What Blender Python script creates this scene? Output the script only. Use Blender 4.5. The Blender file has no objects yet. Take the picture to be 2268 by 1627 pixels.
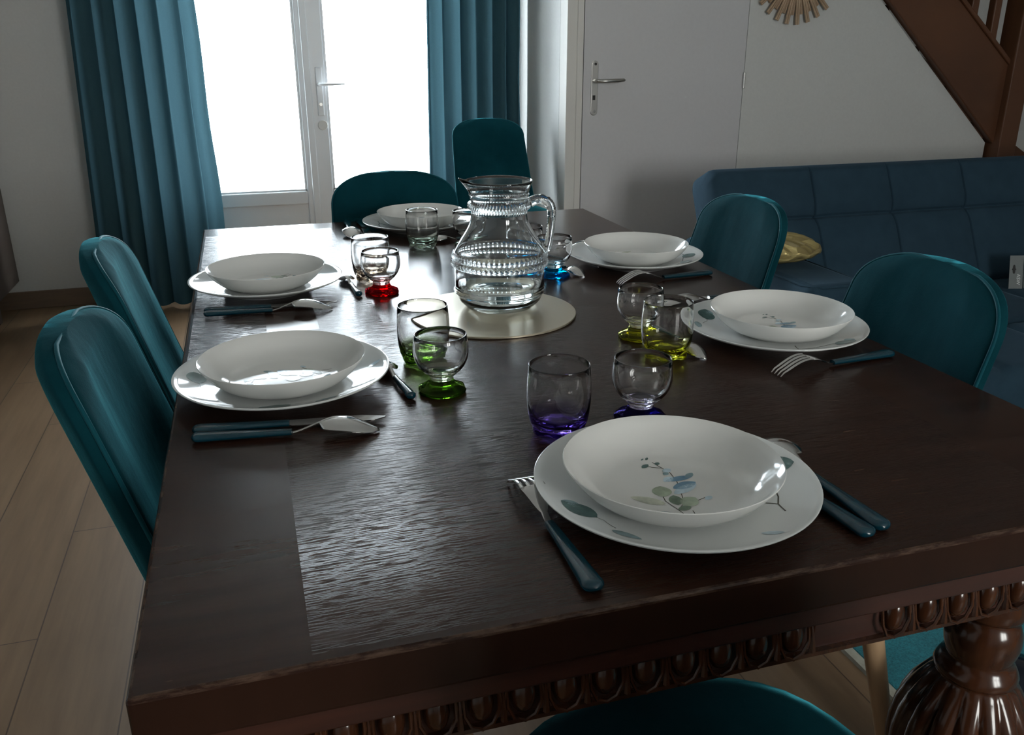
import bpy, bmesh, math, random
from mathutils import Vector, Matrix
random.seed(7)
PI = math.pi
S = bpy.context.scene
COL = S.collection

# ------------------------------------------------------------------ camera
cam = bpy.data.cameras.new('camera')
co = bpy.data.objects.new('camera', cam); COL.objects.link(co)
cam.sensor_width = 36.0
cam.lens = 1906.11 / 2268 * 36.0
cam.clip_start = 0.02
rt = Vector((0.9569, -0.2905, -0.0021)); up = Vector((0.1027, 0.3313, 0.9379)); fw = Vector((0.2717, 0.8977, -0.3469))
co.matrix_world = Matrix(((rt.x, up.x, -fw.x, 0.1155), (rt.y, up.y, -fw.y, -0.5203), (rt.z, up.z, -fw.z, 1.1708), (0, 0, 0, 1)))
S.camera = co

# ------------------------------------------------------------------ world, exposure
S.view_settings.view_transform = 'Standard'
S.view_settings.look = 'None'
S.view_settings.gamma = 1.0
S.view_settings.use_curve_mapping = False
S.view_settings.exposure = 0.42
W = bpy.data.worlds.new('overcast_sky'); S.world = W; W.use_nodes = True
bgn = W.node_tree.nodes['Background']
bgn.inputs[1].default_value = 18.0
_nt = W.node_tree; _tc = _nt.nodes.new('ShaderNodeTexCoord'); _sp = _nt.nodes.new('ShaderNodeSeparateXYZ'); _rp = _nt.nodes.new('ShaderNodeValToRGB')
_nt.links.new(_tc.outputs['Generated'], _sp.inputs[0]); _mp = _nt.nodes.new('ShaderNodeMapRange'); _mp.inputs[1].default_value = -0.6; _mp.inputs[2].default_value = 0.6
_nt.links.new(_sp.outputs[1], _mp.inputs[0]); _nt.links.new(_mp.outputs[0], _rp.inputs[0])
_rp.color_ramp.elements[0].color = (1.0, 0.98, 0.95, 1); _rp.color_ramp.elements[1].color = (0.84, 0.92, 1.0, 1); _nt.links.new(_rp.outputs[0], bgn.inputs[0])
S.cycles.max_bounces = 14; S.cycles.transmission_bounces = 14; S.cycles.transparent_max_bounces = 24
S.cycles.glossy_bounces = 6; S.cycles.diffuse_bounces = 5
S.cycles.use_denoising = True
S.cycles.sample_clamp_indirect = 6.0
S.cycles.blur_glossy = 0.2

def portal(loc, rot, sx, sy):
    l = bpy.data.lights.new('window_daylight', 'AREA'); l.shape = 'RECTANGLE'; l.size = sx; l.size_y = sy
    l.cycles.is_portal = True
    o = bpy.data.objects.new('window_daylight', l); COL.objects.link(o); o.location = loc; o.rotation_euler = rot
YW = 3.99      # window wall (room face)
portal((0.47, YW + 0.16, 1.1), (-PI/2, 0, 0), 1.6, 2.2)
portal((1.75, -3.13, 1.5), (PI/2, 0, 0), 1.1, 1.2)  # portal for the unseen window added behind the camera

# ------------------------------------------------------------------ materials
def mat(name, col=(0.5, 0.5, 0.5), rough=0.5, metal=0.0, **k):
    m = bpy.data.materials.new(name); m.use_nodes = True
    b = m.node_tree.nodes['Principled BSDF']
    b.inputs['Base Color'].default_value = (*col, 1); b.inputs['Roughness'].default_value = rough
    b.inputs['Metallic'].default_value = metal
    for kk, v in k.items(): b.inputs[kk.replace('_', ' ')].default_value = v
    return m
def N(m, t, **k):
    n = m.node_tree.nodes.new(t)
    for a, v in k.items(): setattr(n, a, v)
    return n
def L(m, a, b): m.node_tree.links.new(a, b)
def BS(m): return m.node_tree.nodes['Principled BSDF']
def tex(m, scale=(1, 1, 1), loc=(0, 0, 0), rot=(0, 0, 0)):
    tc = N(m, 'ShaderNodeTexCoord'); mp = N(m, 'ShaderNodeMapping')
    mp.inputs['Scale'].default_value = scale; mp.inputs['Location'].default_value = loc; mp.inputs['Rotation'].default_value = rot
    L(m, tc.outputs['Object'], mp.inputs[0]); return mp.outputs[0]
def noise(m, vec, sc, det=4, rough=0.5):
    n = N(m, 'ShaderNodeTexNoise'); n.inputs['Scale'].default_value = sc; n.inputs['Detail'].default_value = det
    n.inputs['Roughness'].default_value = rough; L(m, vec, n.inputs['Vector']); return n.outputs['Fac']
def ramp(m, fac, stops):
    r = N(m, 'ShaderNodeValToRGB'); L(m, fac, r.inputs[0]); e = r.color_ramp.elements
    while len(e) < len(stops): e.new(0.5)
    for i, (p, c) in enumerate(stops): e[i].position = p; e[i].color = (*c, 1)
    return r.outputs[0]
def bump(m, fac, strength, dist, prev=None):
    b = N(m, 'ShaderNodeBump'); b.inputs['Strength'].default_value = strength; b.inputs['Distance'].default_value = dist
    L(m, fac, b.inputs['Height'])
    if prev: L(m, prev, b.inputs['Normal'])
    return b.outputs[0]
def math_(m, op, a, b=None):
    n = N(m, 'ShaderNodeMath', operation=op)
    for i, v in enumerate((a, b)):
        if v is None: continue
        if isinstance(v, (int, float)): n.inputs[i].default_value = v
        else: L(m, v, n.inputs[i])
    return n.outputs[0]

def noisy(name, c1, c2, sc, rough, bs=0.0, bd=0.002, scale=(1, 1, 1), det=5, **k):
    m = mat(name, c1, rough, **k); v = tex(m, scale); f = noise(m, v, sc, det)
    L(m, ramp(m, f, [(0.3, c1), (0.7, c2)]), BS(m).inputs['Base Color'])
    if bs: L(m, bump(m, f, bs, bd), BS(m).inputs['Normal'])
    return m

M = {}
M['wall'] = noisy('painted_plaster', (0.63, 0.64, 0.63), (0.66, 0.67, 0.66), 90, 0.85, 0.06, 0.001)
M['ceiling'] = mat('white_ceiling_paint', (0.75, 0.75, 0.73), 0.9)
M['doorpaint'] = noisy('door_paint', (0.60, 0.60, 0.62), (0.62, 0.62, 0.64), 60, 0.55, 0.03, 0.0005)
M['trim'] = mat('cream_trim_paint', (0.72, 0.71, 0.68), 0.5)
M['upvc'] = mat('white_upvc', (0.80, 0.82, 0.85), 0.3)
M['steel'] = mat('brushed_steel', (0.55, 0.54, 0.52), 0.28, 1.0)
M['chrome'] = mat('polished_steel', (0.62, 0.61, 0.60), 0.12, 1.0)
M['dark'] = mat('dark_recess', (0.01, 0.01, 0.01), 0.5)
M['baseboard'] = noisy('baseboard_laminate', (0.17, 0.115, 0.078), (0.20, 0.135, 0.09), 8, 0.5, scale=(1, 1, 10))

# laminate floor
m = mat('oak_laminate', (0.3, 0.2, 0.12), 0.42); M['floor'] = m
v = tex(m, (1, 1, 1), (0.0, 0.02, 0), (0, 0, PI/2))
bt = N(m, 'ShaderNodeTexBrick'); L(m, v, bt.inputs['Vector']); bt.offset = 0.37
bt.inputs['Scale'].default_value = 1.0; bt.inputs['Brick Width'].default_value = 1.22; bt.inputs['Row Height'].default_value = 0.195
bt.inputs['Mortar Size'].default_value = 0.0016; bt.inputs['Mortar Smooth'].default_value = 0.2
bt.inputs['Color1'].default_value = (0.205, 0.130, 0.072, 1); bt.inputs['Color2'].default_value = (0.175, 0.110, 0.061, 1); bt.inputs['Mortar'].default_value = (0.06, 0.036, 0.022, 1)
v2 = tex(m, (9, 0.7, 1)); f = noise(m, v2, 3.2, 8, 0.6)
mx = N(m, 'ShaderNodeMixRGB', blend_type='MULTIPLY'); mx.inputs[0].default_value = 0.75
L(m, bt.outputs['Color'], mx.inputs[1]); L(m, ramp(m, f, [(0.3, (0.62, 0.58, 0.55)), (0.65, (1, 1, 1))]), mx.inputs[2])
L(m, mx.outputs[0], BS(m).inputs['Base Color'])
L(m, bump(m, f, 0.08, 0.001), BS(m).inputs['Normal'])

# dark oak of the table
def oak(name, grain_axis, c1=(0.020, 0.0105, 0.0075), c2=(0.040, 0.021, 0.014), rough=0.30, bs=0.25):
    m = mat(name, c1, rough); sc = {0: (3, 60, 60), 1: (60, 3, 60), 2: (60, 60, 3)}[grain_axis]
    f = noise(m, tex(m, sc), 1.0, 8, 0.6)
    L(m, ramp(m, f, [(0.3, c1), (0.7, c2)]), BS(m).inputs['Base Color'])
    L(m, bump(m, f, bs, 0.0012), BS(m).inputs['Normal'])
    BS(m).inputs['Coat Weight'].default_value = 0.15; BS(m).inputs['Coat Roughness'].default_value = 0.2
    return m
M['oak_x'] = oak('dark_oak', 0, (0.030, 0.0085, 0.0048), (0.060, 0.0175, 0.0092), 0.45)
M['oak_carved'] = oak('carved_oak', 2, (0.038, 0.0130, 0.0058), (0.075, 0.0260, 0.0110), 0.16, 0.06)
# table top: smooth border, open-grained veneer panels
m = mat('dark_oak_top', (0.03, 0.02, 0.015), 0.3); M['oak_top'] = m
tc = N(m, 'ShaderNodeTexCoord'); sx = N(m, 'ShaderNodeSeparateXYZ'); L(m, tc.outputs['Object'], sx.inputs[0])
X, Y = sx.outputs[0], sx.outputs[1]
def box_mask(x0, x1, y0, y1):
    a = math_(m, 'MULTIPLY', math_(m, 'GREATER_THAN', X, x0), math_(m, 'LESS_THAN', X, x1))
    b = math_(m, 'MULTIPLY', math_(m, 'GREATER_THAN', Y, y0), math_(m, 'LESS_THAN', Y, y1))
    return math_(m, 'MULTIPLY', a, b)
fade = N(m, 'ShaderNodeMapRange'); fade.inputs[1].default_value = 0.36; fade.inputs[2].default_value = 0.22; L(m, math_(m, 'ADD', X, math_(m, 'MULTIPLY', math_(m, 'SUBTRACT', noise(m, tex(m), 30, 3), 0.5), 0.10)), fade.inputs[0])
fady = N(m, 'ShaderNodeMapRange'); fady.inputs[1].default_value = 0.46; fady.inputs[2].default_value = 0.28; L(m, Y, fady.inputs[0])
fadn = N(m, 'ShaderNodeMapRange'); fadn.inputs[1].default_value = 0.0; fadn.inputs[2].default_value = 0.20; fadn.inputs[3].default_value = 0.45; L(m, Y, fadn.inputs[0])
pan = math_(m, 'MAXIMUM', math_(m, 'MULTIPLY', math_(m, 'MULTIPLY', box_mask(0.125, 0.50, 0.012, 0.50), 0.26), math_(m, 'MULTIPLY', math_(m, 'MULTIPLY', fade.outputs[0], fady.outputs[0]), fadn.outputs[0])), math_(m, 'MULTIPLY', box_mask(0.125, 0.85, 0.012, 0.80), 0.16))
left = math_(m, 'MULTIPLY', box_mask(0.008, 0.12, 0.62, 1.60), 0.30)
far = math_(m, 'MULTIPLY', box_mask(0.20, 0.30, 0.75, 1.62), 0.18)
msk = math_(m, 'MAXIMUM', math_(m, 'MAXIMUM', pan, left), far)
g1 = noise(m, tex(m, (38, 520, 1)), 1.0, 5, 0.6)
pores = ramp(m, g1, [(0.40, (0, 0, 0)), (0.52, (1, 1, 1))])
g2 = noise(m, tex(m, (6, 50, 1)), 1.0, 6, 0.6)
blot = noise(m, tex(m, (1, 1, 1)), 5.0, 4, 0.6)
L(m, ramp(m, g2, [(0.3, (0.019, 0.0092, 0.0066)), (0.7, (0.031, 0.0150, 0.0105))]), BS(m).inputs['Base Color'])
Zc = sx.outputs[2]
edge = math_(m, 'MULTIPLY', math_(m, 'GREATER_THAN', Zc, 0.7562), math_(m, 'MAXIMUM', math_(m, 'LESS_THAN', Y, 0.0042), math_(m, 'LESS_THAN', X, 0.0038)))
wn = ramp(m, noise(m, tex(m, (9, 9, 60)), 3.0, 6, 0.7), [(0.45, (0, 0, 0)), (0.60, (1, 1, 1))])
scr = ramp(m, noise(m, tex(m, (20, 110, 1), rot=(0, 0, 0.35)), 1.0, 2, 0.4), [(0.745, (0, 0, 0)), (0.76, (1, 1, 1))])
wearf = math_(m, 'MAXIMUM', math_(m, 'MULTIPLY', edge, math_(m, 'MULTIPLY', wn, 0.45)), math_(m, 'MULTIPLY', math_(m, 'MULTIPLY', scr, math_(m, 'GREATER_THAN', Zc, 0.7595)), 0.22))
mxw = N(m, 'ShaderNodeMixRGB'); L(m, wearf, mxw.inputs[0]); L(m, ramp(m, g2, [(0.3, (0.022, 0.0098, 0.0066)), (0.7, (0.036, 0.0160, 0.0105))]), mxw.inputs[1]); mxw.inputs[2].default_value = (0.16, 0.10, 0.07, 1)
L(m, mxw.outputs[0], BS(m).inputs['Base Color'])
r0 = math_(m, 'ADD', math_(m, 'MULTIPLY', blot, 0.12), 0.13)
r1 = math_(m, 'ADD', r0, math_(m, 'MULTIPLY', msk, 0.10))
L(m, r1, BS(m).inputs['Roughness']); BS(m).inputs['Specular IOR Level'].default_value = 0.19
bn = N(m, 'ShaderNodeBump'); bn.inputs['Distance'].default_value = 0.0016
L(m, pores, bn.inputs['Height']); L(m, math_(m, 'MULTIPLY', msk, 0.75), bn.inputs['Strength'])
b2 = N(m, 'ShaderNodeBump'); b2.inputs['Distance'].default_value = 0.0008; b2.inputs['Strength'].default_value = 0.12
L(m, g2, b2.inputs['Height']); L(m, bn.outputs[0], b2.inputs['Normal']); L(m, b2.outputs[0], BS(m).inputs['Normal'])

def fabric(name, c1, c2, sc=6, rough=0.8, sheen=0.6, tint=(0.5, 0.8, 0.9), weave=0):
    m = mat(name, c1, rough); v = tex(m); f = noise(m, v, sc, 5, 0.6)
    L(m, ramp(m, f, [(0.3, c1), (0.7, c2)]), BS(m).inputs['Base Color'])
    BS(m).inputs['Sheen Weight'].default_value = sheen; BS(m).inputs['Sheen Roughness'].default_value = 0.35
    BS(m).inputs['Sheen Tint'].default_value = (*tint, 1)
    BS(m).inputs['Specular IOR Level'].default_value = 0.04 if sheen > 0.2 else 0.15
    if weave:
        f2 = noise(m, v, weave, 2); L(m, bump(m, f2, 0.25, 0.001), BS(m).inputs['Normal'])
    return m
M['velvet'] = fabric('teal_velvet', (0.002, 0.030, 0.040), (0.005, 0.048, 0.062), 7, 0.9, 0.55, (0.10, 0.66, 0.80), 500)
m = M['velvet']; BS(m).inputs['Sheen Roughness'].default_value = 0.22
fw_ = noise(m, tex(m, (1, 1, 0.55)), 13, 3, 0.5); nb = BS(m).inputs['Normal'].links[0].from_socket; L(m, bump(m, fw_, 0.25, 0.012, nb), BS(m).inputs['Normal'])
M['piping'] = fabric('teal_piping', (0.006, 0.060, 0.080), (0.008, 0.075, 0.095), 9, 0.6, 0.3, (0.3, 0.8, 0.95))
M['sofa'] = fabric('petrol_blue_upholstery', (0.020, 0.046, 0.070), (0.025, 0.055, 0.082), 14, 0.85, 0.10, (0.4, 0.6, 0.8), 700)
M['legwood'] = noisy('beech_leg', (0.42, 0.27, 0.15), (0.50, 0.33, 0.19), 4, 0.45, scale=(10, 10, 1))
M['stairwood'] = noisy('stained_stair_wood', (0.090, 0.036, 0.016), (0.13, 0.052, 0.023), 2.5, 0.45, 0.08, 0.001, scale=(1, 6, 1.4))
M['cabinet'] = noisy('dark_brown_cabinet', (0.045, 0.030, 0.023), (0.056, 0.039, 0.029), 3, 0.55, scale=(1, 1, 8))
M['rattan'] = noisy('rattan', (0.36, 0.25, 0.16), (0.48, 0.35, 0.24), 12, 0.6, 0.3, 0.001)
M['mirror'] = mat('mirror_glass', (0.8, 0.8, 0.8), 0.03, 1.0)
M['porcelain'] = mat('white_porcelain', (0.74, 0.76, 0.755), 0.07)
M['porcelain_in'] = mat('white_porcelain_inside', (0.74, 0.74, 0.72), 0.10)
M['teal_plastic'] = mat('teal_plastic', (0.002, 0.032, 0.050), 0.14, 0.0, Coat_Weight=0.1)
M['gold'] = noisy('gold_fabric', (0.55, 0.40, 0.15), (0.80, 0.62, 0.28), 30, 0.32, 0.6, 0.006, Metallic=0.75) if False else None
m = mat('gold_metallic_fabric', (0.62, 0.50, 0.22), 0.34, 0.7); M['gold'] = m
vv = N(m, 'ShaderNodeTexVoronoi'); vv.inputs['Scale'].default_value = 16; L(m, tex(m, (1.0, 1, 2.6)), vv.inputs['Vector'])
L(m, bump(m, vv.outputs['Distance'], 1.0, 0.02), BS(m).inputs['Normal'])
m = mat('champagne_card', (0.52, 0.46, 0.35), 0.30, 0.55); M['trivet'] = m
m = mat('teal_rug_pile', (0.01, 0.16, 0.19), 0.95); M['rug'] = m
f = noise(m, tex(m), 260, 3, 0.7); f3 = noise(m, tex(m), 9, 3)
mxr = N(m, 'ShaderNodeMixRGB', blend_type='MULTIPLY'); mxr.inputs[0].default_value = 0.6
L(m, ramp(m, f, [(0.3, (0.004, 0.10, 0.125)), (0.7, (0.02, 0.24, 0.28))]), mxr.inputs[1]); L(m, ramp(m, f3, [(0.3, (0.5, 0.5, 0.5)), (0.7, (1, 1, 1))]), mxr.inputs[2])
L(m, mxr.outputs[0], BS(m).inputs['Base Color']); L(m, bump(m, f, 0.8, 0.004), BS(m).inputs['Normal'])
M['rug_edge'] = noisy('rug_binding', (0.26, 0.25, 0.20), (0.34, 0.33, 0.27), 60, 0.9)
M['navy_gloss'] = mat('navy_gloss', (0.006, 0.010, 0.022), 0.12)
M['terrace'] = noisy('terrace_paving', (0.6, 0.6, 0.58), (0.7, 0.7, 0.68), 3, 0.9)
M['plastic_sheet'] = mat('grey_blister_card', (0.20, 0.22, 0.22), 0.25)
M['print'] = mat('pale_print', (0.75, 0.78, 0.78), 0.5)
# leaf colours printed on the crockery
LEAF = {}
for k, c in dict(sage=(0.27, 0.32, 0.24), dark=(0.055, 0.11, 0.105), pale=(0.42, 0.44, 0.36), green=(0.12, 0.17, 0.12), blue=(0.11, 0.20, 0.28), mist=(0.36, 0.45, 0.50), slate=(0.17, 0.25, 0.27), stem=(0.06, 0.055, 0.045)).items():
    LEAF[k] = noisy('print_' + k, c, tuple(min(1, x * 1.7 + 0.02) for x in c), 70, 0.12, det=2)

# curtain cloth: lets daylight through
m = bpy.data.materials.new('teal_curtain_cloth'); m.use_nodes = True; M['curtain'] = m
nt = m.node_tree; nt.nodes.clear()
out = N(m, 'ShaderNodeOutputMaterial'); d = N(m, 'ShaderNodeBsdfDiffuse'); t = N(m, 'ShaderNodeBsdfTranslucent'); ms = N(m, 'ShaderNodeMixShader')
f = noise(m, tex(m, (40, 40, 300)), 4, 3)
cc = ramp(m, f, [(0.3, (0.034, 0.080, 0.100)), (0.7, (0.044, 0.098, 0.120))])
L(m, cc, d.inputs[0]); t.inputs[0].default_value = (0.045, 0.095, 0.118, 1)
ms.inputs[0].default_value = 0.22; L(m, d.outputs[0], ms.inputs[1]); L(m, t.outputs[0], ms.inputs[2]); L(m, ms.outputs[0], out.inputs[0])

# window pane
m = bpy.data.materials.new('window_pane_glass'); m.use_nodes = True; M['pane'] = m
nt = m.node_tree; nt.nodes.clear()
out = N(m, 'ShaderNodeOutputMaterial'); a = N(m, 'ShaderNodeBsdfTransparent'); b = N(m, 'ShaderNodeBsdfGlossy'); ms = N(m, 'ShaderNodeMixShader'); lw = N(m, 'ShaderNodeLayerWeight')
lw.inputs[0].default_value = 0.5; b.inputs['Roughness'].default_value = 0.02; a.inputs[0].default_value = (0.97, 0.985, 0.98, 1)
L(m, math_(m, 'ADD', math_(m, 'MULTIPLY', math_(m, 'POWER', lw.outputs['Facing'], 5.0), 0.7), 0.04), ms.inputs[0]); L(m, a.outputs[0], ms.inputs[1]); L(m, b.outputs[0], ms.inputs[2]); L(m, ms.outputs[0], out.inputs[0])

def glass(name, col_low=None, z0=0.0, z1=0.03, top=(1.0, 1.0, 1.0), ior=1.5, bumpy=0):
    m = bpy.data.materials.new(name); m.use_nodes = True; nt = m.node_tree; nt.nodes.clear()
    out = N(m, 'ShaderNodeOutputMaterial'); g = N(m, 'ShaderNodeBsdfGlass'); g.inputs['IOR'].default_value = ior; g.inputs['Roughness'].default_value = 0.0
    L(m, g.outputs[0], out.inputs[0])
    if col_low:
        tc = N(m, 'ShaderNodeTexCoord'); sp = N(m, 'ShaderNodeSeparateXYZ'); L(m, tc.outputs['Object'], sp.inputs[0])
        mr = N(m, 'ShaderNodeMapRange'); mr.inputs[1].default_value = z0; mr.inputs[2].default_value = z1; L(m, sp.outputs[2], mr.inputs[0])
        L(m, ramp(m, mr.outputs[0], [(0.0, col_low), (1.0, top)]), g.inputs['Color'])
    else: g.inputs['Color'].default_value = (*top, 1)
    return m
GL = {}
for k, c in dict(purple=(0.40, 0.30, 0.66), yellow=(0.80, 0.80, 0.26), green=(0.40, 0.58, 0.18), red=(0.82, 0.05, 0.08), blue=(0.05, 0.62, 0.86), grey=(0.85, 0.92, 0.87), amber=(0.93, 0.86, 0.78)).items():
    GL[k] = (glass('glass_tumbler_' + k, c, 0.008, 0.030), glass('glass_bowl_' + k, tuple(0.5 * x + 0.5 for x in c), 0.016, 0.028), glass('glass_foot_' + k, top=(0.10, 0.08, 0.30) if k == 'purple' else c))
M['glass'] = glass('clear_glass', top=(0.985, 0.995, 0.995))
mg = M['glass']; tcg = N(mg, 'ShaderNodeTexCoord'); spg = N(mg, 'ShaderNodeSeparateXYZ'); L(mg, tcg.outputs['Object'], spg.inputs[0])
def zband(a, b): return math_(mg, 'MULTIPLY', math_(mg, 'GREATER_THAN', spg.outputs[2], a), math_(mg, 'LESS_THAN', spg.outputs[2], b))
gnode = [n for n in mg.node_tree.nodes if n.type == 'BSDF_GLASS'][0]
rr2 = math_(mg, 'ADD', math_(mg, 'SQRT', math_(mg, 'ADD', math_(mg, 'MULTIPLY', spg.outputs[0], spg.outputs[0]), math_(mg, 'MULTIPLY', spg.outputs[1], spg.outputs[1]))), 0.0)
L(mg, math_(mg, 'MULTIPLY', math_(mg, 'MULTIPLY', math_(mg, 'ADD', zband(0.0715, 0.0945), zband(0.1640, 0.1745)), math_(mg, 'GREATER_THAN', rr2, 0.0478)), 0.16), gnode.inputs['Roughness'])
M['water'] = glass('water', top=(0.99, 1.0, 1.0), ior=1.33)

# ------------------------------------------------------------------ mesh helpers
def link(name, me, mats, parent=None, loc=None, rot=None):
    o = bpy.data.objects.new(name, me); COL.objects.link(o)
    for mm in (mats if isinstance(mats, (list, tuple)) else [mats]): me.materials.append(mm)
    if parent: o.parent = parent
    if loc is not None: o.location = loc
    if rot is not None: o.rotation_euler = rot
    return o
def obj(name, bm, mats, parent=None, smooth=False, loc=None, rot=None, bevel=0, seg=2, subsurf=0, angle=None):
    bmesh.ops.recalc_face_normals(bm, faces=bm.faces)
    me = bpy.data.meshes.new(name); bm.to_mesh(me); bm.free()
    if smooth:
        for p in me.polygons: p.use_smooth = True
        if angle is not None: me.set_sharp_from_angle(angle=math.radians(angle))
    o = link(name, me, mats, parent, loc, rot)
    if bevel:
        bv = o.modifiers.new('bevel', 'BEVEL'); bv.width = bevel; bv.segments = seg; bv.limit_method = 'ANGLE'; bv.angle_limit = 0.6
        bv.harden_normals = False
    if subsurf:
        s = o.modifiers.new('subsurf', 'SUBSURF'); s.levels = subsurf; s.render_levels = subsurf
    return o
def thing(name, label, cat, loc=(0, 0, 0), rz=0, group=None, kind=None):
    o = bpy.data.objects.new(name, None); COL.objects.link(o); o.empty_display_size = 0.05
    o.location = loc; o.rotation_euler = (0, 0, rz); tag(o, label, cat, group, kind); return o
def tag(o, label=None, cat=None, group=None, kind=None):
    if label: o['label'] = label
    if cat: o['category'] = cat
    if group: o['group'] = group
    if kind: o['kind'] = kind
    return o
def struct(o, label=None): o['kind'] = 'structure'; return o
def dup(root, loc, rz, label, group=None):
    r = root.copy(); COL.objects.link(r); r.location = loc; r.rotation_euler = (0, 0, rz)
    r['label'] = label
    if group: r['group'] = group
    for ch in list(root.children):
        c = ch.copy(); COL.objects.link(c); c.parent = r
        for g in ch.children:
            d = g.copy(); COL.objects.link(d); d.parent = c
    return r
def B(): return bmesh.new()
def box(bm, x0, x1, y0, y1, z0, z1, mi=0):
    v = [bm.verts.new(p) for p in ((x0, y0, z0), (x1, y0, z0), (x1, y1, z0), (x0, y1, z0), (x0, y0, z1), (x1, y0, z1), (x1, y1, z1), (x0, y1, z1))]
    for q in ((0, 3, 2, 1), (4, 5, 6, 7), (0, 1, 5, 4), (1, 2, 6, 5), (2, 3, 7, 6), (3, 0, 4, 7)):
        f = bm.faces.new([v[i] for i in q]); f.material_index = mi
    return v
def lathe(bm, prof, n=64, rf=None, mi=0, close=True, c=(0, 0)):
    """prof: list (r,z). r<=1e-6 -> pole. rf(theta,r,z)->(r,z)"""
    rings = []
    for r, z in prof:
        if r <= 1e-6: rings.append([bm.verts.new((c[0], c[1], z))]); continue
        ring = []
        for i in range(n):
            t = 2 * PI * i / n; rr, zz = rf(t, r, z) if rf else (r, z)
            ring.append(bm.verts.new((c[0] + rr * math.cos(t), c[1] + rr * math.sin(t), zz)))
        rings.append(ring)
    for a, b in zip(rings, rings[1:]):
        for i in range(n):
            j = (i + 1) % n
            if len(a) == 1 and len(b) == 1: continue
            if len(a) == 1: f = bm.faces.new((a[0], b[j], b[i]))
            elif len(b) == 1: f = bm.faces.new((a[i], a[j], b[0]))
            else: f = bm.faces.new((a[i], a[j], b[j], b[i]))
            f.material_index = mi
    return rings
def tube(bm, pts, rad, n=10, flat=1.0, cap=True, mi=0, upv=Vector((0, 0, 1))):
    """sweep an ellipse; rad float or list"""
    P = [Vector(p) for p in pts]; R = rad if isinstance(rad, (list, tuple)) else [rad] * len(P); rings = []
    for i, p in enumerate(P):
        d = (P[min(i + 1, len(P) - 1)] - P[max(i - 1, 0)]).normalized()
        s = d.cross(upv)
        if s.length < 1e-4: s = d.cross(Vector((1, 0, 0)))
        s.normalize(); w = s.cross(d)
        rings.append([bm.verts.new(p + s * (R[i] * math.cos(2 * PI * k / n)) + w * (R[i] * flat * math.sin(2 * PI * k / n))) for k in range(n)])
    for a, b in zip(rings, rings[1:]):
        for k in range(n):
            f = bm.faces.new((a[k], a[(k + 1) % n], b[(k + 1) % n], b[k])); f.material_index = mi
    if cap:
        for r in (rings[0], rings[-1]): f = bm.faces.new(r); f.material_index = mi
def slab(bm, top, th, mi=0, dz=None):
    """grid of Vectors (top surface) -> closed slab. th: thickness downwards"""
    nu, nv = len(top), len(top[0])
    A = [[bm.verts.new(p) for p in row] for row in top]
    Bv = [[bm.verts.new(Vector(p) + (dz(p) if dz else Vector((0, 0, -th)))) for p in row] for row in top]
    def q(a, b, c, d):
        try: f = bm.faces.new((a, b, c, d)); f.material_index = mi
        except ValueError: pass
    for i in range(nu - 1):
        for j in range(nv - 1):
            q(A[i][j], A[i + 1][j], A[i + 1][j + 1], A[i][j + 1]); q(Bv[i][j], Bv[i][j + 1], Bv[i + 1][j + 1], Bv[i + 1][j])
    for i in range(nu - 1):
        q(A[i][0], Bv[i][0], Bv[i + 1][0], A[i + 1][0]); q(A[i][-1], A[i + 1][-1], Bv[i + 1][-1], Bv[i][-1])
    for j in range(nv - 1):
        q(A[0][j], A[0][j + 1], Bv[0][j + 1], Bv[0][j]); q(A[-1][j], Bv[-1][j], Bv[-1][j + 1], A[-1][j + 1])
def poly_prism(bm, pts2, y0, y1, mi=0):
    """pts2 (x,z) polygon extruded along y"""
    a = [bm.verts.new((x, y0, z)) for x, z in pts2]; b = [bm.verts.new((x, y1, z)) for x, z in pts2]
    bm.faces.new(a).material_index = mi; bm.faces.new(b[::-1]).material_index = mi
    n = len(a)
    for i in range(n): bm.faces.new((a[i], b[i], b[(i + 1) % n], a[(i + 1) % n])).material_index = mi
def lerp(a, b, t): return a + (b - a) * t
def interp(tab, x):
    if x <= tab[0][0]: return tab[0][1]
    for (x0, y0), (x1, y1) in zip(tab, tab[1:]):
        if x <= x1: return lerp(y0, y1, (x - x0) / (x1 - x0))
    return tab[-1][1]

# ------------------------------------------------------------------ room shell
XL, XR, YB, ZC = -1.42, 5.6, -3.0, 2.5
YD, XC = 3.25, 1.507            # door wall, return wall
YS = 4.25                       # wall behind the stairs
bm = B(); box(bm, XL - 0.2, XR + 0.2, YB - 0.2, YS + 0.2, -0.1, 0); struct(obj('floor', bm, M['floor']))
bm = B(); box(bm, XL - 0.2, XR + 0.2, YB - 0.2, YS + 0.2, ZC, ZC + 0.1); struct(obj('ceiling', bm, M['ceiling']))
bm = B()       # window wall with opening
OX0, OX1, OZ = -0.30, 1.24, 2.18
box(bm, XL - 0.2, OX0, YW, YW + 0.26, 0, ZC); box(bm, OX1, XC + 0.12, YW, YW + 0.26, 0, ZC); box(bm, OX0, OX1, YW, YW + 0.26, OZ, ZC)
struct(obj('wall_back', bm, M['wall']))
bm = B(); box(bm, XL - 0.2, XL, YB, YW, 0, ZC); struct(obj('wall_left', bm, M['wall']))
bm = B(); box(bm, XR, XR + 0.2, YB, YS, 0, ZC); struct(obj('wall_right', bm, M['wall']))
bm = B(); box(bm, XC, XC + 0.10, YD + 0.08, YW, 0, ZC); struct(obj('wall_return', bm, M['wall']))
bm = B()       # partition wall with the door, cut under the stairs
DX0, DX1, DZ = 1.588, 2.40, 2.04
box(bm, DX0, DX1, YD, YD + 0.08, DZ, ZC)
poly_prism(bm, [(DX1, 0), (3.885, 0), (3.885, 0.725), (1.93, 2.42), (DX1, 2.2)][:0] or [(DX1, 0), (3.885, 0), (3.885, 0.70), (DX1, 2.013)], YD, YD + 0.08)
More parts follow.
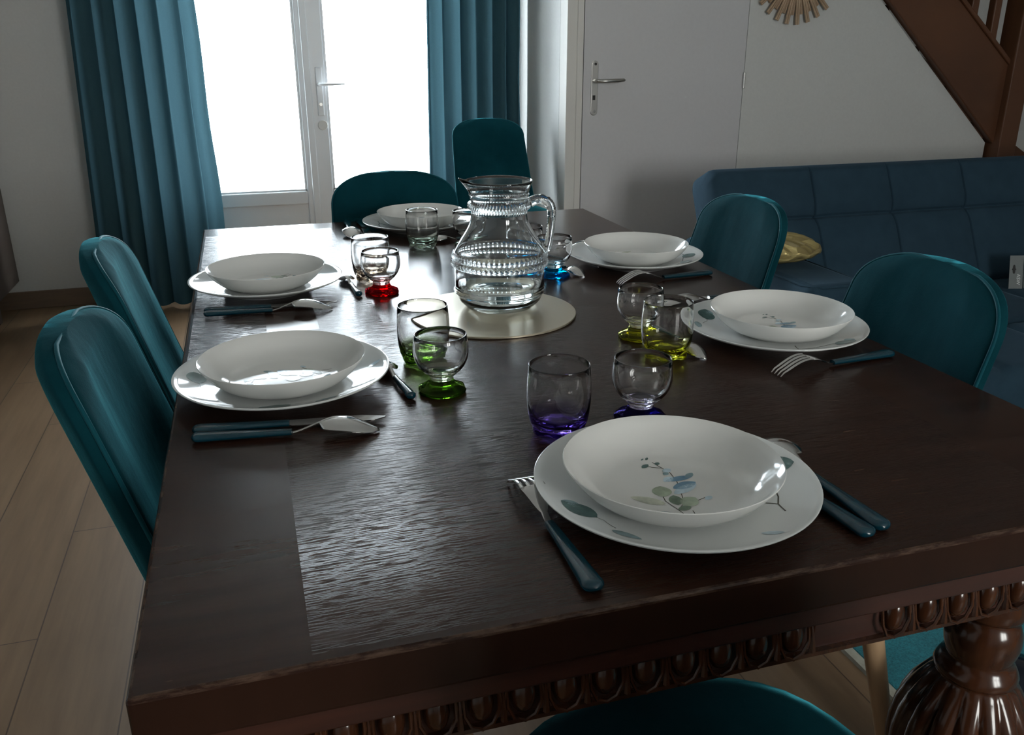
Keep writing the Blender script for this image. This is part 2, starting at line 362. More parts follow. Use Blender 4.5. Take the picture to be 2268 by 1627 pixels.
poly_prism(bm, [(DX1, 2.013), (DX1, ZC), (1.60, ZC), (1.60, DZ), (DX1, DZ)][:0] or [(DX1, 2.013), (DX1, ZC), (1.85, ZC)], YD, YD + 0.08)
struct(obj('wall_partition', bm, M['wall']))
bm = B(); box(bm, XC + 0.10, XR, YS, YS + 0.1, 0, ZC); struct(obj('wall_stairwell', bm, M['wall']))
bm = B()       # wall behind the camera with an opening for the added window
RX0, RX1, RZ0, RZ1 = 1.2, 2.3, 0.90, 2.1
box(bm, XL - 0.2, RX0, YB - 0.2, YB, 0, ZC); box(bm, RX1, XR + 0.2, YB - 0.2, YB, 0, ZC)
box(bm, RX0, RX1, YB - 0.2, YB, 0, RZ0); box(bm, RX0, RX1, YB - 0.2, YB, RZ1, ZC)
struct(obj('wall_front', bm, M['wall']))
bm = B(); box(bm, XL, OX0 - 0.02, YW - 0.014, YW, 0, 0.085); struct(obj('baseboard_back', bm, M['baseboard'], bevel=0.003))
bm = B(); box(bm, OX1 + 0.02, XC, YW - 0.014, YW, 0, 0.085); struct(obj('baseboard_back', bm, M['baseboard'], bevel=0.003))
bm = B(); box(bm, XC - 0.014, XC, YD, YW - 0.014, 0, 0.085); struct(obj('baseboard_return', bm, M['baseboard'], bevel=0.003))
bm = B(); box(bm, DX1 + 0.02, 3.88, YD - 0.014, YD, 0, 0.085); struct(obj('baseboard_partition', bm, M['baseboard'], bevel=0.003))
bm = B(); box(bm, -3, 5, YW + 0.27, 12, -0.12, -0.05); struct(obj('terrace', bm, M['terrace']))

# French window
win = thing('window_1', 'white double french window with tall glass panes and a lever handle', 'window', (0, 0, 0), kind='structure')
Y0 = YW + 0.06
bm = B(); fwid = 0.05
box(bm, OX0, OX0 + fwid, Y0, Y0 + 0.07, 0, OZ); box(bm, OX1 - fwid, OX1, Y0, Y0 + 0.07, 0, OZ); box(bm, OX0 + fwid, OX1 - fwid, Y0, Y0 + 0.07, OZ - fwid, OZ); box(bm, OX0 + fwid, OX1 - fwid, Y0, Y0 + 0.07, 0, 0.03)
obj('window_frame', bm, M['upvc'], win, bevel=0.004)
XM = 0.470; YL = Y0 - 0.012
def leaf(x0, x1, name, gx0, gx1):
    st0, st1 = gx0 - x0, x1 - gx1
    bm = B()
    box(bm, x0, gx0, YL, YL + 0.06, 0.03, OZ - 0.05); box(bm, gx1, x1, YL, YL + 0.06, 0.03, OZ - 0.05)
    box(bm, gx0, gx1, YL, YL + 0.06, 0.425, 0.492); box(bm, gx0, gx1, YL, YL + 0.06, 0.03, 0.11); box(bm, gx0, gx1, YL, YL + 0.06, OZ - 0.13, OZ - 0.05)
    o = obj(name, bm, M['upvc'], win, bevel=0.006)
    bm = B(); box(bm, gx0 - 0.002, gx1 + 0.002, YL + 0.018, YL + 0.042, 0.108, 0.427); obj('lower_panel', bm, M['upvc'], o, bevel=0.003)
    bm = B()
    for a, b_, c, d_ in ((gx0, gx0 + 0.012, 0.49, OZ - 0.128), (gx1 - 0.012, gx1, 0.49, OZ - 0.128), (gx0, gx1, 0.49, 0.502), (gx0, gx1, OZ - 0.14, OZ - 0.128)): box(bm, a, b_, YL + 0.008, YL + 0.05, c, d_)
    obj('glazing_bead', bm, M['upvc'], o, bevel=0.003)
    bm = B(); box(bm, gx0 + 0.006, gx1 - 0.006, YL + 0.026, YL + 0.032, 0.496, OZ - 0.134); obj('glass_pane', bm, M['pane'], o)
    return o
leaf(OX0 + 0.03, XM - 0.018, 'left_leaf', OX0 + 0.11, 0.405)
leaf(XM - 0.014, OX1 - 0.03, 'right_leaf', 0.535, OX1 - 0.11)
bm = B(); box(bm, XM - 0.040, XM - 0.006, YL - 0.014, YL - 0.0005, 0.03, OZ - 0.05)
obj('meeting_cover_strip', bm, M['upvc'], win, bevel=0.005, seg=3)
hx = 0.503
bm = B(); box(bm, hx - 0.016, hx + 0.016, YL - 0.008, YL + 0.0, 0.86, 1.09); hp = obj('handle_plate', bm, M['upvc'], win, bevel=0.004)
bm = B(); tube(bm, [(hx, YL - 0.006, 1.01), (hx, YL - 0.045, 1.01), (hx + 0.02, YL - 0.052, 1.01), (hx + 0.12, YL - 0.05, 1.012)], [0.010, 0.009, 0.009, 0.007], 12, 0.8); obj('lever_handle', bm, M['upvc'], win, smooth=True)
bm = B(); tube(bm, [(hx, YL - 0.007, 0.915), (hx, YL - 0.016, 0.915)], 0.008, 12); obj('keyhole', bm, M['steel'], win)
bm = B(); tube(bm, [(hx + 0.003, YL - 0.002, 0.815), (hx + 0.003, YL - 0.012, 0.815)], 0.024, 32); obj('round_cover_cap', bm, M['trim'], win, bevel=0.002)

# unseen window added behind the camera to bring daylight to the near side
w2 = thing('added_window', 'unseen white window added in the wall behind the camera for daylight', 'window', kind='structure')
bm = B()
for a, b_, c, d_ in ((RX0, RX0 + 0.06, RZ0, RZ1), (RX1 - 0.06, RX1, RZ0, RZ1), ((RX0 + RX1) / 2 - 0.05, (RX0 + RX1) / 2 + 0.05, RZ0, RZ1), (RX0, RX1, RZ0, RZ0 + 0.07), (RX0, RX1, RZ1 - 0.07, RZ1)): box(bm, a, b_, YB - 0.12, YB - 0.06, c, d_)
obj('window_frame', bm, M['upvc'], w2)
bm = B(); box(bm, RX0 + 0.05, RX1 - 0.05, YB - 0.095, YB - 0.09, RZ0 + 0.06, RZ1 - 0.06); obj('glass_pane', bm, M['pane'], w2)

# interior door
d1 = thing('door_1', 'plain pale grey interior door with a steel lever handle', 'door', kind='structure')
bm = B(); box(bm, DX0 + 0.004, DX1 - 0.0012, YD + 0.001, YD + 0.044, 0.008, DZ - 0.003); obj('door_leaf', bm, M['doorpaint'], d1, bevel=0.002)
px = 1.645
bm = B(); n = 16
def stadium(bm, cx, cz, hw, hh, y0, y1, n=12):
    pts = [(cx + hw * math.cos(t), cz + hh - hw + hw * math.sin(t)) for t in [PI * i / n for i in range(n + 1)]] + [(cx + hw * math.cos(t), cz - hh + hw + hw * math.sin(t)) for t in [PI + PI * i / n for i in range(n + 1)]]
    poly_prism(bm, pts, y0, y1)
stadium(bm, px, 1.005, 0.0165, 0.117, YD - 0.004, YD + 0.003); pl = obj('handle_plate', bm, M['steel'], d1, bevel=0.0025, seg=3)
bm = B(); tube(bm, [(px, YD - 0.004, 1.037), (px, YD - 0.045, 1.037), (px + 0.012, YD - 0.053, 1.037), (px + 0.045, YD - 0.054, 1.037), (px + 0.09, YD - 0.052, 1.038), (px + 0.122, YD - 0.047, 1.04), (px + 0.130, YD - 0.044, 1.04)], [0.011, 0.010, 0.010, 0.0105, 0.011, 0.009, 0.004], 14, 0.85); obj('lever_handle', bm, M['steel'], d1, smooth=True)
bm = B(); box(bm, px - 0.008, px + 0.004, YD - 0.006, YD - 0.003, 0.955, 0.975); obj('lock', bm, M['dark'], pl)
bm = B(); tube(bm, [(px + 0.002, YD - 0.0035, 1.108), (px + 0.002, YD - 0.0055, 1.108)], 0.006, 16); obj('screw', bm, M['dark'], pl)
bm = B(); tube(bm, [(px + 0.002, YD - 0.0035, 0.905), (px + 0.002, YD - 0.0055, 0.905)], 0.006, 16); obj('screw', bm, M['chrome'], pl)
for hz in (0.22, 1.03, 1.84):
    bm = B(); tube(bm, [(DX1 - 0.002, YD - 0.006, hz - 0.036), (DX1 - 0.002, YD - 0.006, hz + 0.036)], 0.0065, 12); obj('hinge', bm, M['chrome'], d1, bevel=0.001)
bm = B()
box(bm, XC, XC + 0.048, YD - 0.012, YD + 0.08, 0, DZ + 0.06); box(bm, XC + 0.050, DX0, YD - 0.004, YD + 0.08, 0, DZ + 0.0); box(bm, XC + 0.048, DX1, YD - 0.012, YD + 0.0, DZ, DZ + 0.06)
struct(obj('trim_1', bm, M['trim'], bevel=0.003))
bm = B(); box(bm, XC, XC + 0.12, YD - 0.0, YD + 0.08, DZ + 0.06, ZC); struct(obj('wall_over_door', bm, M['wall']))

# ------------------------------------------------------------------ curtains
def curtain(x0t, x1t, x0b, x1b, y, folds, label, seed, z0=0.02, z1=2.38):
    random.seed(seed); nu, nv = folds * 12, 26; ph = [random.uniform(-0.6, 0.6) for _ in range(folds + 2)]; am = [random.uniform(0.6, 1.2) for _ in range(folds + 2)]
    bm = B(); g = []
    for j in range(nv + 1):
        tz = j / nv; z = lerp(z1, z0, tz); row = []
        for i in range(nu + 1):
            u = i / nu; k = u * folds; ki = int(k); a = lerp(am[ki], am[min(ki + 1, folds + 1)], k - ki) ; p = lerp(ph[ki], ph[min(ki + 1, folds + 1)], k - ki)
            amp = 0.029 * a * (0.75 + 0.35 * tz)
            w = math.sin(2 * PI * k + p + 0.5 * math.sin(3 * tz + ki)) + 0.18 * math.sin(4 * PI * k + 2 * p + 2.1 * tz)
            edge = 0.006 * math.sin(9 * z + seed) * (u ** 6) * tz
            x = lerp(lerp(x0t, x0b, tz), lerp(x1t, x1b, tz), u) + 0.012 * math.cos(2 * PI * k + p) + edge
            row.append(bm.verts.new((x, y + amp * w + 0.05 * tz * 0 , z)))
        g.append(row)
    for a, b_ in zip(g, g[1:]):
        for i in range(nu): bm.faces.new((a[i], a[i + 1], b_[i + 1], b_[i]))
    o = obj('curtain', bm, M['curtain'], smooth=True, subsurf=0); tag(o, label, 'curtain', None); return o
curtain(-0.515, -0.055, -0.605, -0.015, 3.80, 6, 'teal curtain hanging left of the french window', 3)
curtain(1.010, 1.455, 0.975, 1.470, 3.80, 6, 'teal curtain hanging right of the french window, behind a chair', 8)
rod = thing('curtain_rod', 'metal curtain rod carrying both teal curtains above the french window', 'curtain rod')
bm = B(); tube(bm, [(-0.66, 3.80, 2.40), (1.49, 3.80, 2.40)], 0.012, 16); obj('pole', bm, M['steel'], rod, smooth=True)
for x in (-0.6, 1.40):
    bm = B(); tube(bm, [(x, 3.80, 2.385), (x, 3.99, 2.385)], 0.007, 10); obj('bracket', bm, M['steel'], rod)

# ------------------------------------------------------------------ staircase
st = thing('staircase', 'reddish brown wooden staircase rising to the left above the sofa', 'staircase')
def zb(x): return 0.725 + (3.874 - x) * 0.884
bm = B(); x0 = 2.25
poly_prism(bm, [(3.93, 0.675), (3.93, 1.075), (x0, 1.075 + (3.93 - x0) * 0.816), (x0, zb(x0))], YD - 0.035, YD + 0.012)
obj('stringer', bm, M['stairwood'], st, bevel=0.006)
bm = B(); poly_prism(bm, [(3.93, 1.07), (3.93, 1.10), (x0, 1.10 + (3.93 - x0) * 0.816), (x0, 1.07 + (3.93 - x0) * 0.816)], YD - 0.047, YD + 0.024); obj('stringer_cap', bm, M['stairwood'], st, bevel=0.006)
bm = B(); box(bm, 3.905, 4.02, YD - 0.075, YD + 0.045, 0.0, 1.85); obj('newel_post', bm, M['stairwood'], st, bevel=0.006)
bx_ = 3.782
while bx_ > 3.0:
    zt = 1.09 + (3.93 - bx_) * 0.816
    if zt + 0.1 < 2.45:
        bm = B(); box(bm, bx_ - 0.022, bx_ + 0.022, YD - 0.034, YD + 0.010, zt - 0.02, min(zt + 0.75, 2.48)); obj('baluster', bm, M['stairwood'], st, bevel=0.006)
    bx_ -= 0.140
bm = B(); poly_prism(bm, [(3.93, 1.80), (3.93, 1.86), (3.12, 2.52), (3.05, 2.49)], YD - 0.045, YD + 0.02); obj('handrail', bm, M['stairwood'], st, bevel=0.008)
for k in range(8):
    xr_ = 3.86 - k * 0.215; zt = 0.80 + k * 0.19
    if zt > 2.3: break
    bm = B(); box(bm, xr_ - 0.25, xr_ + 0.02, YD + 0.085, YS - 0.045, zt - 0.035, zt); obj('tread', bm, M['stairwood'], st, bevel=0.006)
for k, (xa, zt) in enumerate(((4.02, 0.56), (4.35, 0.37), (4.72, 0.185))):
    bm = B(); box(bm, xa, xa + 0.42, YD - 0.02 + 0.05 * k, YS - 0.045, zt - 0.185, zt); obj('tread', bm, M['stairwood'], st, bevel=0.008)
bm = B(); poly_prism(bm, [(5.35, 0.0), (5.35, 0.42), (4.98, 0.625), (3.6, 1.55), (3.6, 1.25), (4.7, 0.2), (4.75, 0)], YS - 0.04, YS - 0.001); obj('wall_stringer', bm, M['stairwood'], st, bevel=0.004)

# ------------------------------------------------------------------ sunburst mirror
sm = thing('sunburst_mirror', 'round rattan sunburst mirror hanging on the pale wall', 'mirror', (2.627, YD - 0.002, 1.512), 0)
def disk(bm, r, y0, y1, n=40):
    poly_prism(bm, [(r * math.cos(2 * PI * i / n), r * math.sin(2 * PI * i / n)) for i in range(n)], y0, y1)
bm = B(); disk(bm, 0.098, -0.022, -0.012); obj('mirror_glass', bm, M['mirror'], sm)
bm = B(); tube(bm, [(0.102 * math.cos(t), -0.024, 0.102 * math.sin(t)) for t in [2 * PI * i / 48 for i in range(49)]], 0.007, 8, upv=Vector((0, 1, 0))); obj('rattan_ring', bm, M['rattan'], sm, smooth=True)
bm = B(); tube(bm, [(0.150 * math.cos(t), -0.012, 0.150 * math.sin(t)) for t in [2 * PI * i / 60 for i in range(61)]], 0.0045, 8, upv=Vector((0, 1, 0))); obj('rattan_ring', bm, M['rattan'], sm, smooth=True)
bm = B(); disk(bm, 0.095, -0.010, -0.001); obj('backing', bm, M['rattan'], sm)
me_long = me_short = None
NS = 26
for i in range(NS):
    for s in (0, 1):
        a = 2 * PI * (i + 0.5 * s) / NS + 0.05; rl = 0.238 if s == 0 else 0.196
        key = 'l' if s == 0 else 's'
        me = me_long if s == 0 else me_short
        if me is None:
            bm = B()
            for off in (-0.0052, 0.0052): tube(bm, [(0.100, 0, off), (rl, 0, off)], 0.0056, 8)
            o = obj('rattan_stick', bm, M['rattan'], sm, smooth=True, angle=40)
            if s == 0: me_long = o.data
            else: me_short = o.data
        else:
            o = bpy.data.objects.new('rattan_stick', me); COL.objects.link(o); o.parent = sm
        o.rotation_euler = (0, a, 0); o.location = (0, -0.020 if s == 0 else -0.010, 0)

# ------------------------------------------------------------------ cabinet at the left edge
cb = thing('wall_cabinet', 'dark brown cabinet at the left edge beside the left curtain', 'cabinet')
bm = B(); box(bm, XL + 0.01, -0.965, 2.30, 3.866, 0.160, 1.75); obj('body', bm, M['cabinet'], cb, bevel=0.003)
for k in range(2):
    bm = B(); box(bm, -0.964, -0.946, 2.31 + k * 0.78, 3.075 + k * 0.78 + 0.01, 0.165, 1.745); obj('door', bm, M['cabinet'], cb, bevel=0.002)
for x in (-1.33, -1.05):
    for y in (2.4, 3.75):
        bm = B(); box(bm, x - 0.025, x + 0.025, y - 0.025, y + 0.025, 0, 0.160); obj('leg', bm, M['cabinet'], cb)

# ------------------------------------------------------------------ rug
rg = thing('rug', 'teal pile rug with a pale bound edge under the sofa side', 'rug', (0, 0, 0))
bm = B(); box(bm, 1.212, 3.35, -0.9, 1.22, 0.0, 0.013); obj('pile', bm, M['rug'], rg, bevel=0.004)
bm = B(); box(bm, 1.192, 1.212, -0.92, 1.24, 0.0, 0.010); box(bm, 1.212, 3.37, 1.22, 1.24, 0, 0.010); box(bm, 1.212, 3.37, -0.92, -0.90, 0, 0.010); box(bm, 3.35, 3.37, -0.90, 1.22, 0, 0.010)
obj('binding', bm, M['rug_edge'], rg)

# ------------------------------------------------------------------ sofa
so = thing('sofa', 'petrol blue tufted fabric sofa standing before the pale door', 'sofa', (0, 0, 0))
SX0, SX1 = 1.778, 4.15
def backpt(x, t):   # t 0..1 from crease to top; returns front surface (y,z)
    return lerp(2.20, 2.42, t), lerp(0.27, 0.728, t)
seams = [2.225 + 0.36 * k for k in range(6)]
bm = B(); g = []; T_ = 0.17; HL_ = math.hypot(0.22, 0.458) + 0.026; ld = Vector((0, 0.22, 0.458)).normalized(); nd = Vector((0, ld.z, -ld.y))
nx = 170; sec = []
def rrect(h, t, r, n=5):
    P = []
    for (cx, cy, a0) in ((t - r, h - r, 0), (r, h - r, PI / 2), (r, r, PI), (t - r, r, 1.5 * PI)):
        for i in range(n + 1): a = a0 + PI / 2 * i / n; P.append((cx + r * math.cos(a), cy + r * math.sin(a)))
        if a0 == PI / 2: P += [(0.0, h - r - (h - 2 * r) * i / 22) for i in range(1, 22)]; P = P[:-21] + sorted(P[-21:] + [(0.0, h * 0.60 + d_) for d_ in (-0.012, -0.008, -0.0045, -0.0015, 0.0015, 0.0045, 0.008, 0.012)], key=lambda q: -q[1])
    return P
xs_ = sorted(set([round(lerp(SX0, SX1, i / nx), 4) for i in range(nx + 1)] + [round(s_ + d_, 4) for s_ in seams if s_ < SX1 for d_ in (-0.009, -0.006, -0.004, -0.002, 0, 0.002, 0.004, 0.006, 0.009)]))
for x in xs_:
    dx = min(x - SX0, SX1 - x); rr_ = 0.045
    ins = rr_ - math.sqrt(max(0, rr_ ** 2 - max(0, rr_ - dx) ** 2))
    row = []
    for (t, h) in rrect(HL_, T_, 0.04):
        t2 = ins + t * (T_ - 2 * ins) / T_; h2 = h * (HL_ - ins) / HL_; g_ = 0
        if t < 0.01 and 0.02 < h < HL_ - 0.02:
            ds = min(abs(x - s_) for s_ in seams); dh = abs(h - HL_ * 0.60)
            g_ = 0.009 * math.exp(-(ds / 0.0035) ** 2) + 0.008 * math.exp(-(ds / 0.03) ** 2) + 0.012 * math.exp(-(dh / 0.006) ** 2) + 0.016 * math.exp(-(dh / 0.030) ** 2) - 0.010
        p = Vector((x, 2.20, 0.27)) + ld * h2 + nd * (t2 + g_); row.append(bm.verts.new(p))
    g.append(row)
for a_, b_ in zip(g, g[1:]):
    for k in range(len(a_)): bm.faces.new((a_[k], a_[(k + 1) % len(a_)], b_[(k + 1) % len(a_)], b_[k]))
bm.faces.new(g[0]); bm.faces.new(g[-1])
obj('back_cushion', bm, M['sofa'], so, smooth=True, angle=60)
def soft_box(name, x0, x1, y0, y1, z0, z1, r, parent, m, seg=5):
    bm = B(); box(bm, x0, x1, y0, y1, z0, z1); return obj(name, bm, m, parent, smooth=True, angle=60, bevel=r, seg=seg)
soft_box('arm_rest', 1.685, 1.915, 1.60, 2.42, 0.16, 0.50, 0.035, so, M['sofa'])
bm = B()
def rr_loop(cx, cy, hx_, hy_, r, z, n=6):
    P = []
    for (sx_, sy_, a0) in ((1, 1, 0), (-1, 1, PI/2), (-1, -1, PI), (1, -1, 3*PI/2)):
        for i in range(n + 1): a = a0 + PI/2 * i / n; P.append((cx + sx_ * (hx_ - r) + r * math.cos(a), cy + sy_ * (hy_ - r) + r * math.sin(a), z))
    return P + [P[0]]
tube(bm, [(1.90, 2.35, 0.4935), (1.902, 1.66, 0.4935), (1.885, 1.625, 0.4935), (1.86, 1.613, 0.4935), (1.74, 1.613, 0.4935), (1.705, 1.63, 0.4935), (1.698, 1.66, 0.4935), (1.698, 2.35, 0.4935)], 0.0045, 8); obj('arm_piping', bm, M['sofa'], so, smooth=True)
bm = B(); top = []
nx, ny = 120, 40
for i in range(nx + 1):
    x = lerp(1.918, SX1, i / nx); row = []
    for j in range(ny + 1):
        t = j / ny; y = lerp(1.33, 2.24, t)
        ds = min(abs(x - s) for s in seams); dh = abs(y - 1.74)
        z = 0.272 - 0.014 * math.exp(-(ds / 0.014) ** 2) - 0.016 * math.exp(-(dh / 0.014) ** 2) - 0.05 * max(0, 1 - t / 0.05) ** 2 - 0.04 * max(0, 1 - (x - 1.918) / 0.04) ** 2
        row.append(Vector((x, y, z)))
    top.append(row)
slab(bm, top, 0.13); obj('seat_cushion', bm, M['sofa'], so, smooth=True, angle=50)
soft_box('base', 1.93, SX1 - 0.03, 1.38, 2.34, 0.06, 0.139, 0.012, so, M['sofa'], 3)
for x in (1.79, 3.0, 4.05):
    for y in (1.68, 2.28):
        bm = B(); tube(bm, [(x, y, 0), (x, y, 0.161)], [0.016, 0.022], 14); obj('leg', bm, M['dark'], so)

# gold cushion on the sofa arm
bm = B(); top = []
cu = thing('gold_cushion', 'gold ruched metallic cushion lying on the sofa arm behind a chair', 'cushion', (1.745, 2.0, 0.50), 0)
bm = B(); g = []
nu, nv = 72, 28
lathe(bm, [(0.212 * math.cos(t), 0.044 + 0.042 * math.sin(t)) for t in [-PI/2 + PI * i / nv for i in range(nv + 1)]], nu,
      rf=lambda t, r, z: (r * (1 + 0.02 * math.sin(9 * t)) * (1 - 0.06 * abs(math.sin(2 * t))), z + (0.006 * math.sin(18 * t) + 0.004 * math.sin(31 * t + 2)) * (r / 0.212) * (1 if z > 0.044 else 0.0) - 0.0))
cw = obj('cover', bm, M['gold'], cu, smooth=True)
bm = B(); tube(bm, [(0.204 * math.cos(t), 0.204 * math.sin(t), 0.044 + 0.003 * math.sin(12 * t)) for t in [2 * PI * i / 72 for i in range(73)]], 0.008, 8); obj('corded_edge', bm, M['gold'], cu, smooth=True)

# blister pack on the sofa seat, leaning on the back
bp = thing('blister_pack', 'clear grey hang-hole packaging card leaning on the sofa seat at right', 'packaging', (2.958, 2.075, 0.276), math.radians(-22))
bp.rotation_euler = (math.radians(-14), 0, math.radians(-16))
bm = B()
hole = [(0.018 + 0.006 * math.cos(t), 0.084 + 0.006 * math.sin(t)) for t in [2 * PI * i / 12 for i in range(12)]]
box(bm, 0, 0.055, -0.001, 0.0, 0, 0.130); obj('card', bm, M['plastic_sheet'], bp)
bm = B(); box(bm, 0.056, 0.17, -0.02, 0.0, 0, 0.130); obj('blister', bm, mat('clear_grey_plastic', (0.42, 0.45, 0.46), 0.2), bp, bevel=0.004)
bm = B()
pts = [(0.018 + (0.0055 + 0.009 * abs(math.sin(t)) ** 6 + 0.003 * abs(math.cos(t)) ** 6) * math.cos(t), 0.076 + (0.0055 + 0.012 * abs(math.sin(t)) ** 6) * math.sin(t)) for t in [2 * PI * i / 32 for i in range(32)]]
poly_prism(bm, pts, -0.0025, -0.0012); obj('hang_hole', bm, M['dark'], bp)
tcu = bpy.data.curves.new('text', 'FONT'); tcu.body = 'ASW'; tcu.size = 0.020; tcu.extrude = 0.0003
to = bpy.data.objects.new('text', tcu); COL.objects.link(to)
dg = bpy.context.evaluated_depsgraph_get(); tm = bpy.data.meshes.new_from_object(to.evaluated_get(dg)); bpy.data.objects.remove(to)
link('print', tm, M['print'], bp, (0.030, -0.0018, 0.058), (PI/2, PI/2, 0))

# ------------------------------------------------------------------ chairs
def chair_parts(root, wood):
    # faces local +x; origin on the floor under the seat
    def hw(z):
        if z < 0.50: return 0.190
        if z < 0.785: return lerp(0.192, 0.176, (z - 0.50) / 0.285)
        q = (z - 0.785) / 0.083
        return 0.176 * max(0.0, 1 - min(1, q) ** 2.5) ** (1 / 2.5)
    def xb(z): return -0.215 - 0.27 * (z - 0.60) + (0.35 * max(0, 0.54 - z) ** 1.3)
    nz, nu = 40, 28; zs = []
    for j in range(nz + 1):
        s = j / nz; zs.append(lerp(0.40, 0.868, math.sin(s * PI / 2) ** 1.0))
    bm = B(); F, R = [], []
    for z in zs:
        w = max(hw(z), 0.012); fr, rr = [], []
        for i in range(nu + 1):
            u = math.sin((i / nu - 0.5) * PI); y = w * u
            wing = 0.034 * (abs(y) / 0.19) ** 2.2
            e = min(1, (1 - abs(u)) / 0.35) ** 0.6 * min(1, (0.872 - z) / 0.03) ** 0.5
            fr.append(bm.verts.new((xb(z) + wing + 0.020 * e + 0.012, y, z)))
            rr.append(bm.verts.new((xb(z) + wing - 0.016 * e - 0.002, y, z)))
        F.append(fr); R.append(rr)
    for j in range(nz):
        for i in range(nu):
            bm.faces.new((F[j][i], F[j][i + 1], F[j + 1][i + 1], F[j + 1][i])); bm.faces.new((R[j][i + 1], R[j][i], R[j + 1][i], R[j + 1][i + 1]))
        bm.faces.new((F[j][0], F[j + 1][0], R[j + 1][0], R[j][0])); bm.faces.new((F[j][nu], R[j][nu], R[j + 1][nu], F[j + 1][nu]))
    for i in range(nu):
        bm.faces.new((F[0][i], R[0][i], R[0][i + 1], F[0][i + 1])); bm.faces.new((F[nz][i], F[nz][i + 1], R[nz][i + 1], R[nz][i]))
    obj('backrest', bm, M['velvet'], root, smooth=True, angle=75)
    # piping around the outline of the back
    P = []
    for sgn in (-1, 1):
        seq = zs if sgn == -1 else zs[::-1]
        for z in seq:
            w = hw(z)
            if w < 0.05: continue
            P.append((xb(z) + 0.034 * (w / 0.19) ** 2.2 + 0.0120, sgn * (w + 0.0015), z))
    bm = B(); tube(bm, P, 0.0026, 8, upv=Vector((1, 0, 0))); obj('piping', bm, M['piping'], root, smooth=True)
    # seat
    bm = B(); n = 56; secs = [(0.86, 0.395), (0.97, 0.403), (1.0, 0.42), (1.0, 0.448), (0.965, 0.468), (0.86, 0.480), (0.6, 0.486), (0.3, 0.487)]
    rings = []
    for sc, z in secs:
        ring = []
        for i in range(n):
            t = 2 * PI * i / n; c, s_ = math.cos(t), math.sin(t)
            e = 3.2; rad = 1 / (abs(c) ** e + abs(s_) ** e) ** (1 / e)
            ring.append(bm.verts.new(((0.215 + 0.035 * max(0, c)) * sc * rad * c, 0.212 * sc * rad * s_, z)))
        rings.append(ring)
    for a, b_ in zip(rings, rings[1:]):
        for i in range(n): bm.faces.new((a[i], a[(i + 1) % n], b_[(i + 1) % n], b_[i]))
    bm.faces.new(rings[0]); bm.faces.new(rings[-1]); obj('seat', bm, M['velvet'], root, smooth=True, angle=60)
    for sx_ in (1, -1):
        for sy_ in (1, -1):
            bm = B(); tube(bm, [(sx_ * 0.205, sy_ * 0.195, 0.0), (sx_ * 0.135, sy_ * 0.13, 0.40)], [0.011, 0.0185], 14)
            obj('leg', bm, M['legwood'], root, smooth=True, angle=40)
    bm = B(); box(bm, -0.15, 0.15, -0.15, 0.15, 0.385, 0.397); obj('seat_frame', bm, M['dark'], root)
G = 'teal velvet chairs around the table'
ch = thing('dining_chair', 'teal velvet chair on the left side, nearest the viewer', 'chair', (0.165, 0.560, 0), 0, G)
chair_parts(ch, True)
dup(ch, (0.135, 1.055, 0), math.radians(3), 'teal velvet chair on the left side, nearer the window', G)
dup(ch, (0.842, 0.540, 0), PI - 0.14, 'teal velvet chair on the right side, nearest the viewer', G)
dup(ch, (0.893, 1.135, 0), PI - 0.06, 'teal velvet chair on the right side, its back hiding the gold cushion', G)
fc_ = dup(ch, (0.482, 1.515, 0), -PI / 2, 'teal velvet chair at the far head of the table, before the french window', G); fc_.scale = (1, 0.93, 1)
dup(ch, (0.490, -0.022, 0), PI / 2, 'teal velvet chair at the near end, only its seat showing under the tabletop', G)
dup(ch, (1.235, 3.23, 0), -PI / 2 + 0.12, 'teal velvet chair standing apart in front of the right curtain', G)

# unidentified dark navy shape behind the table leg, modelled as a padded round
sl = thing('blob', 'unidentified dark navy glossy rounded pouf half hidden behind the carved table leg', 'blob', (1.072, 0.222, 0), 0); sl.scale = (0.72, 0.72, 1.07)
bm = B(); lathe(bm, [(1e-7, 0.0), (0.10, 0.0), (0.135, 0.012), (0.150, 0.06), (0.155, 0.15), (0.150, 0.24), (0.128, 0.292), (0.09, 0.318), (0.04, 0.328), (1e-7, 0.330)], 48); obj('body', bm, M['navy_gloss'], sl, smooth=True)
bm = B(); tube(bm, [(0.1515 * math.cos(t), 0.1515 * math.sin(t), 0.232) for t in [2 * PI * i / 48 for i in range(49)]], 0.003, 6); obj('seam', bm, M['navy_gloss'], sl, smooth=True)

# ------------------------------------------------------------------ dining table
H = 0.76; TW, TL = 0.9916, 1.6924
tb = thing('dining_table', 'dark oak dining table with carved egg moulding and bulbous turned legs', 'table', (0, 0, 0))
bm = B(); box(bm, 0, TW, 0, TL, 0.716, H); obj('tabletop', bm, [M['oak_top']], tb, bevel=0.004, seg=3)
bm = B(); box(bm, 0.006, TW - 0.006, 0.006, TL - 0.006, 0.694, 0.7155); obj('extension_leaf', bm, M['oak_x'], tb, bevel=0.002)
AX0, AX1, AY0, AY1 = 0.052, TW - 0.052, 0.028, TL - 0.03
bm = B()
for (a, b_, c, d_) in ((AX0, AX1, AY0, AY0 + 0.03), (AX0, AX1, AY1 - 0.03, AY1), (AX0, AX0 + 0.03, AY0 + 0.03, AY1 - 0.03), (AX1 - 0.03, AX1, AY0 + 0.03, AY1 - 0.03)): box(bm, a, b_, c, d_, 0.646, 0.6935)
obj('apron', bm, M['oak_x'], tb, bevel=0.002)
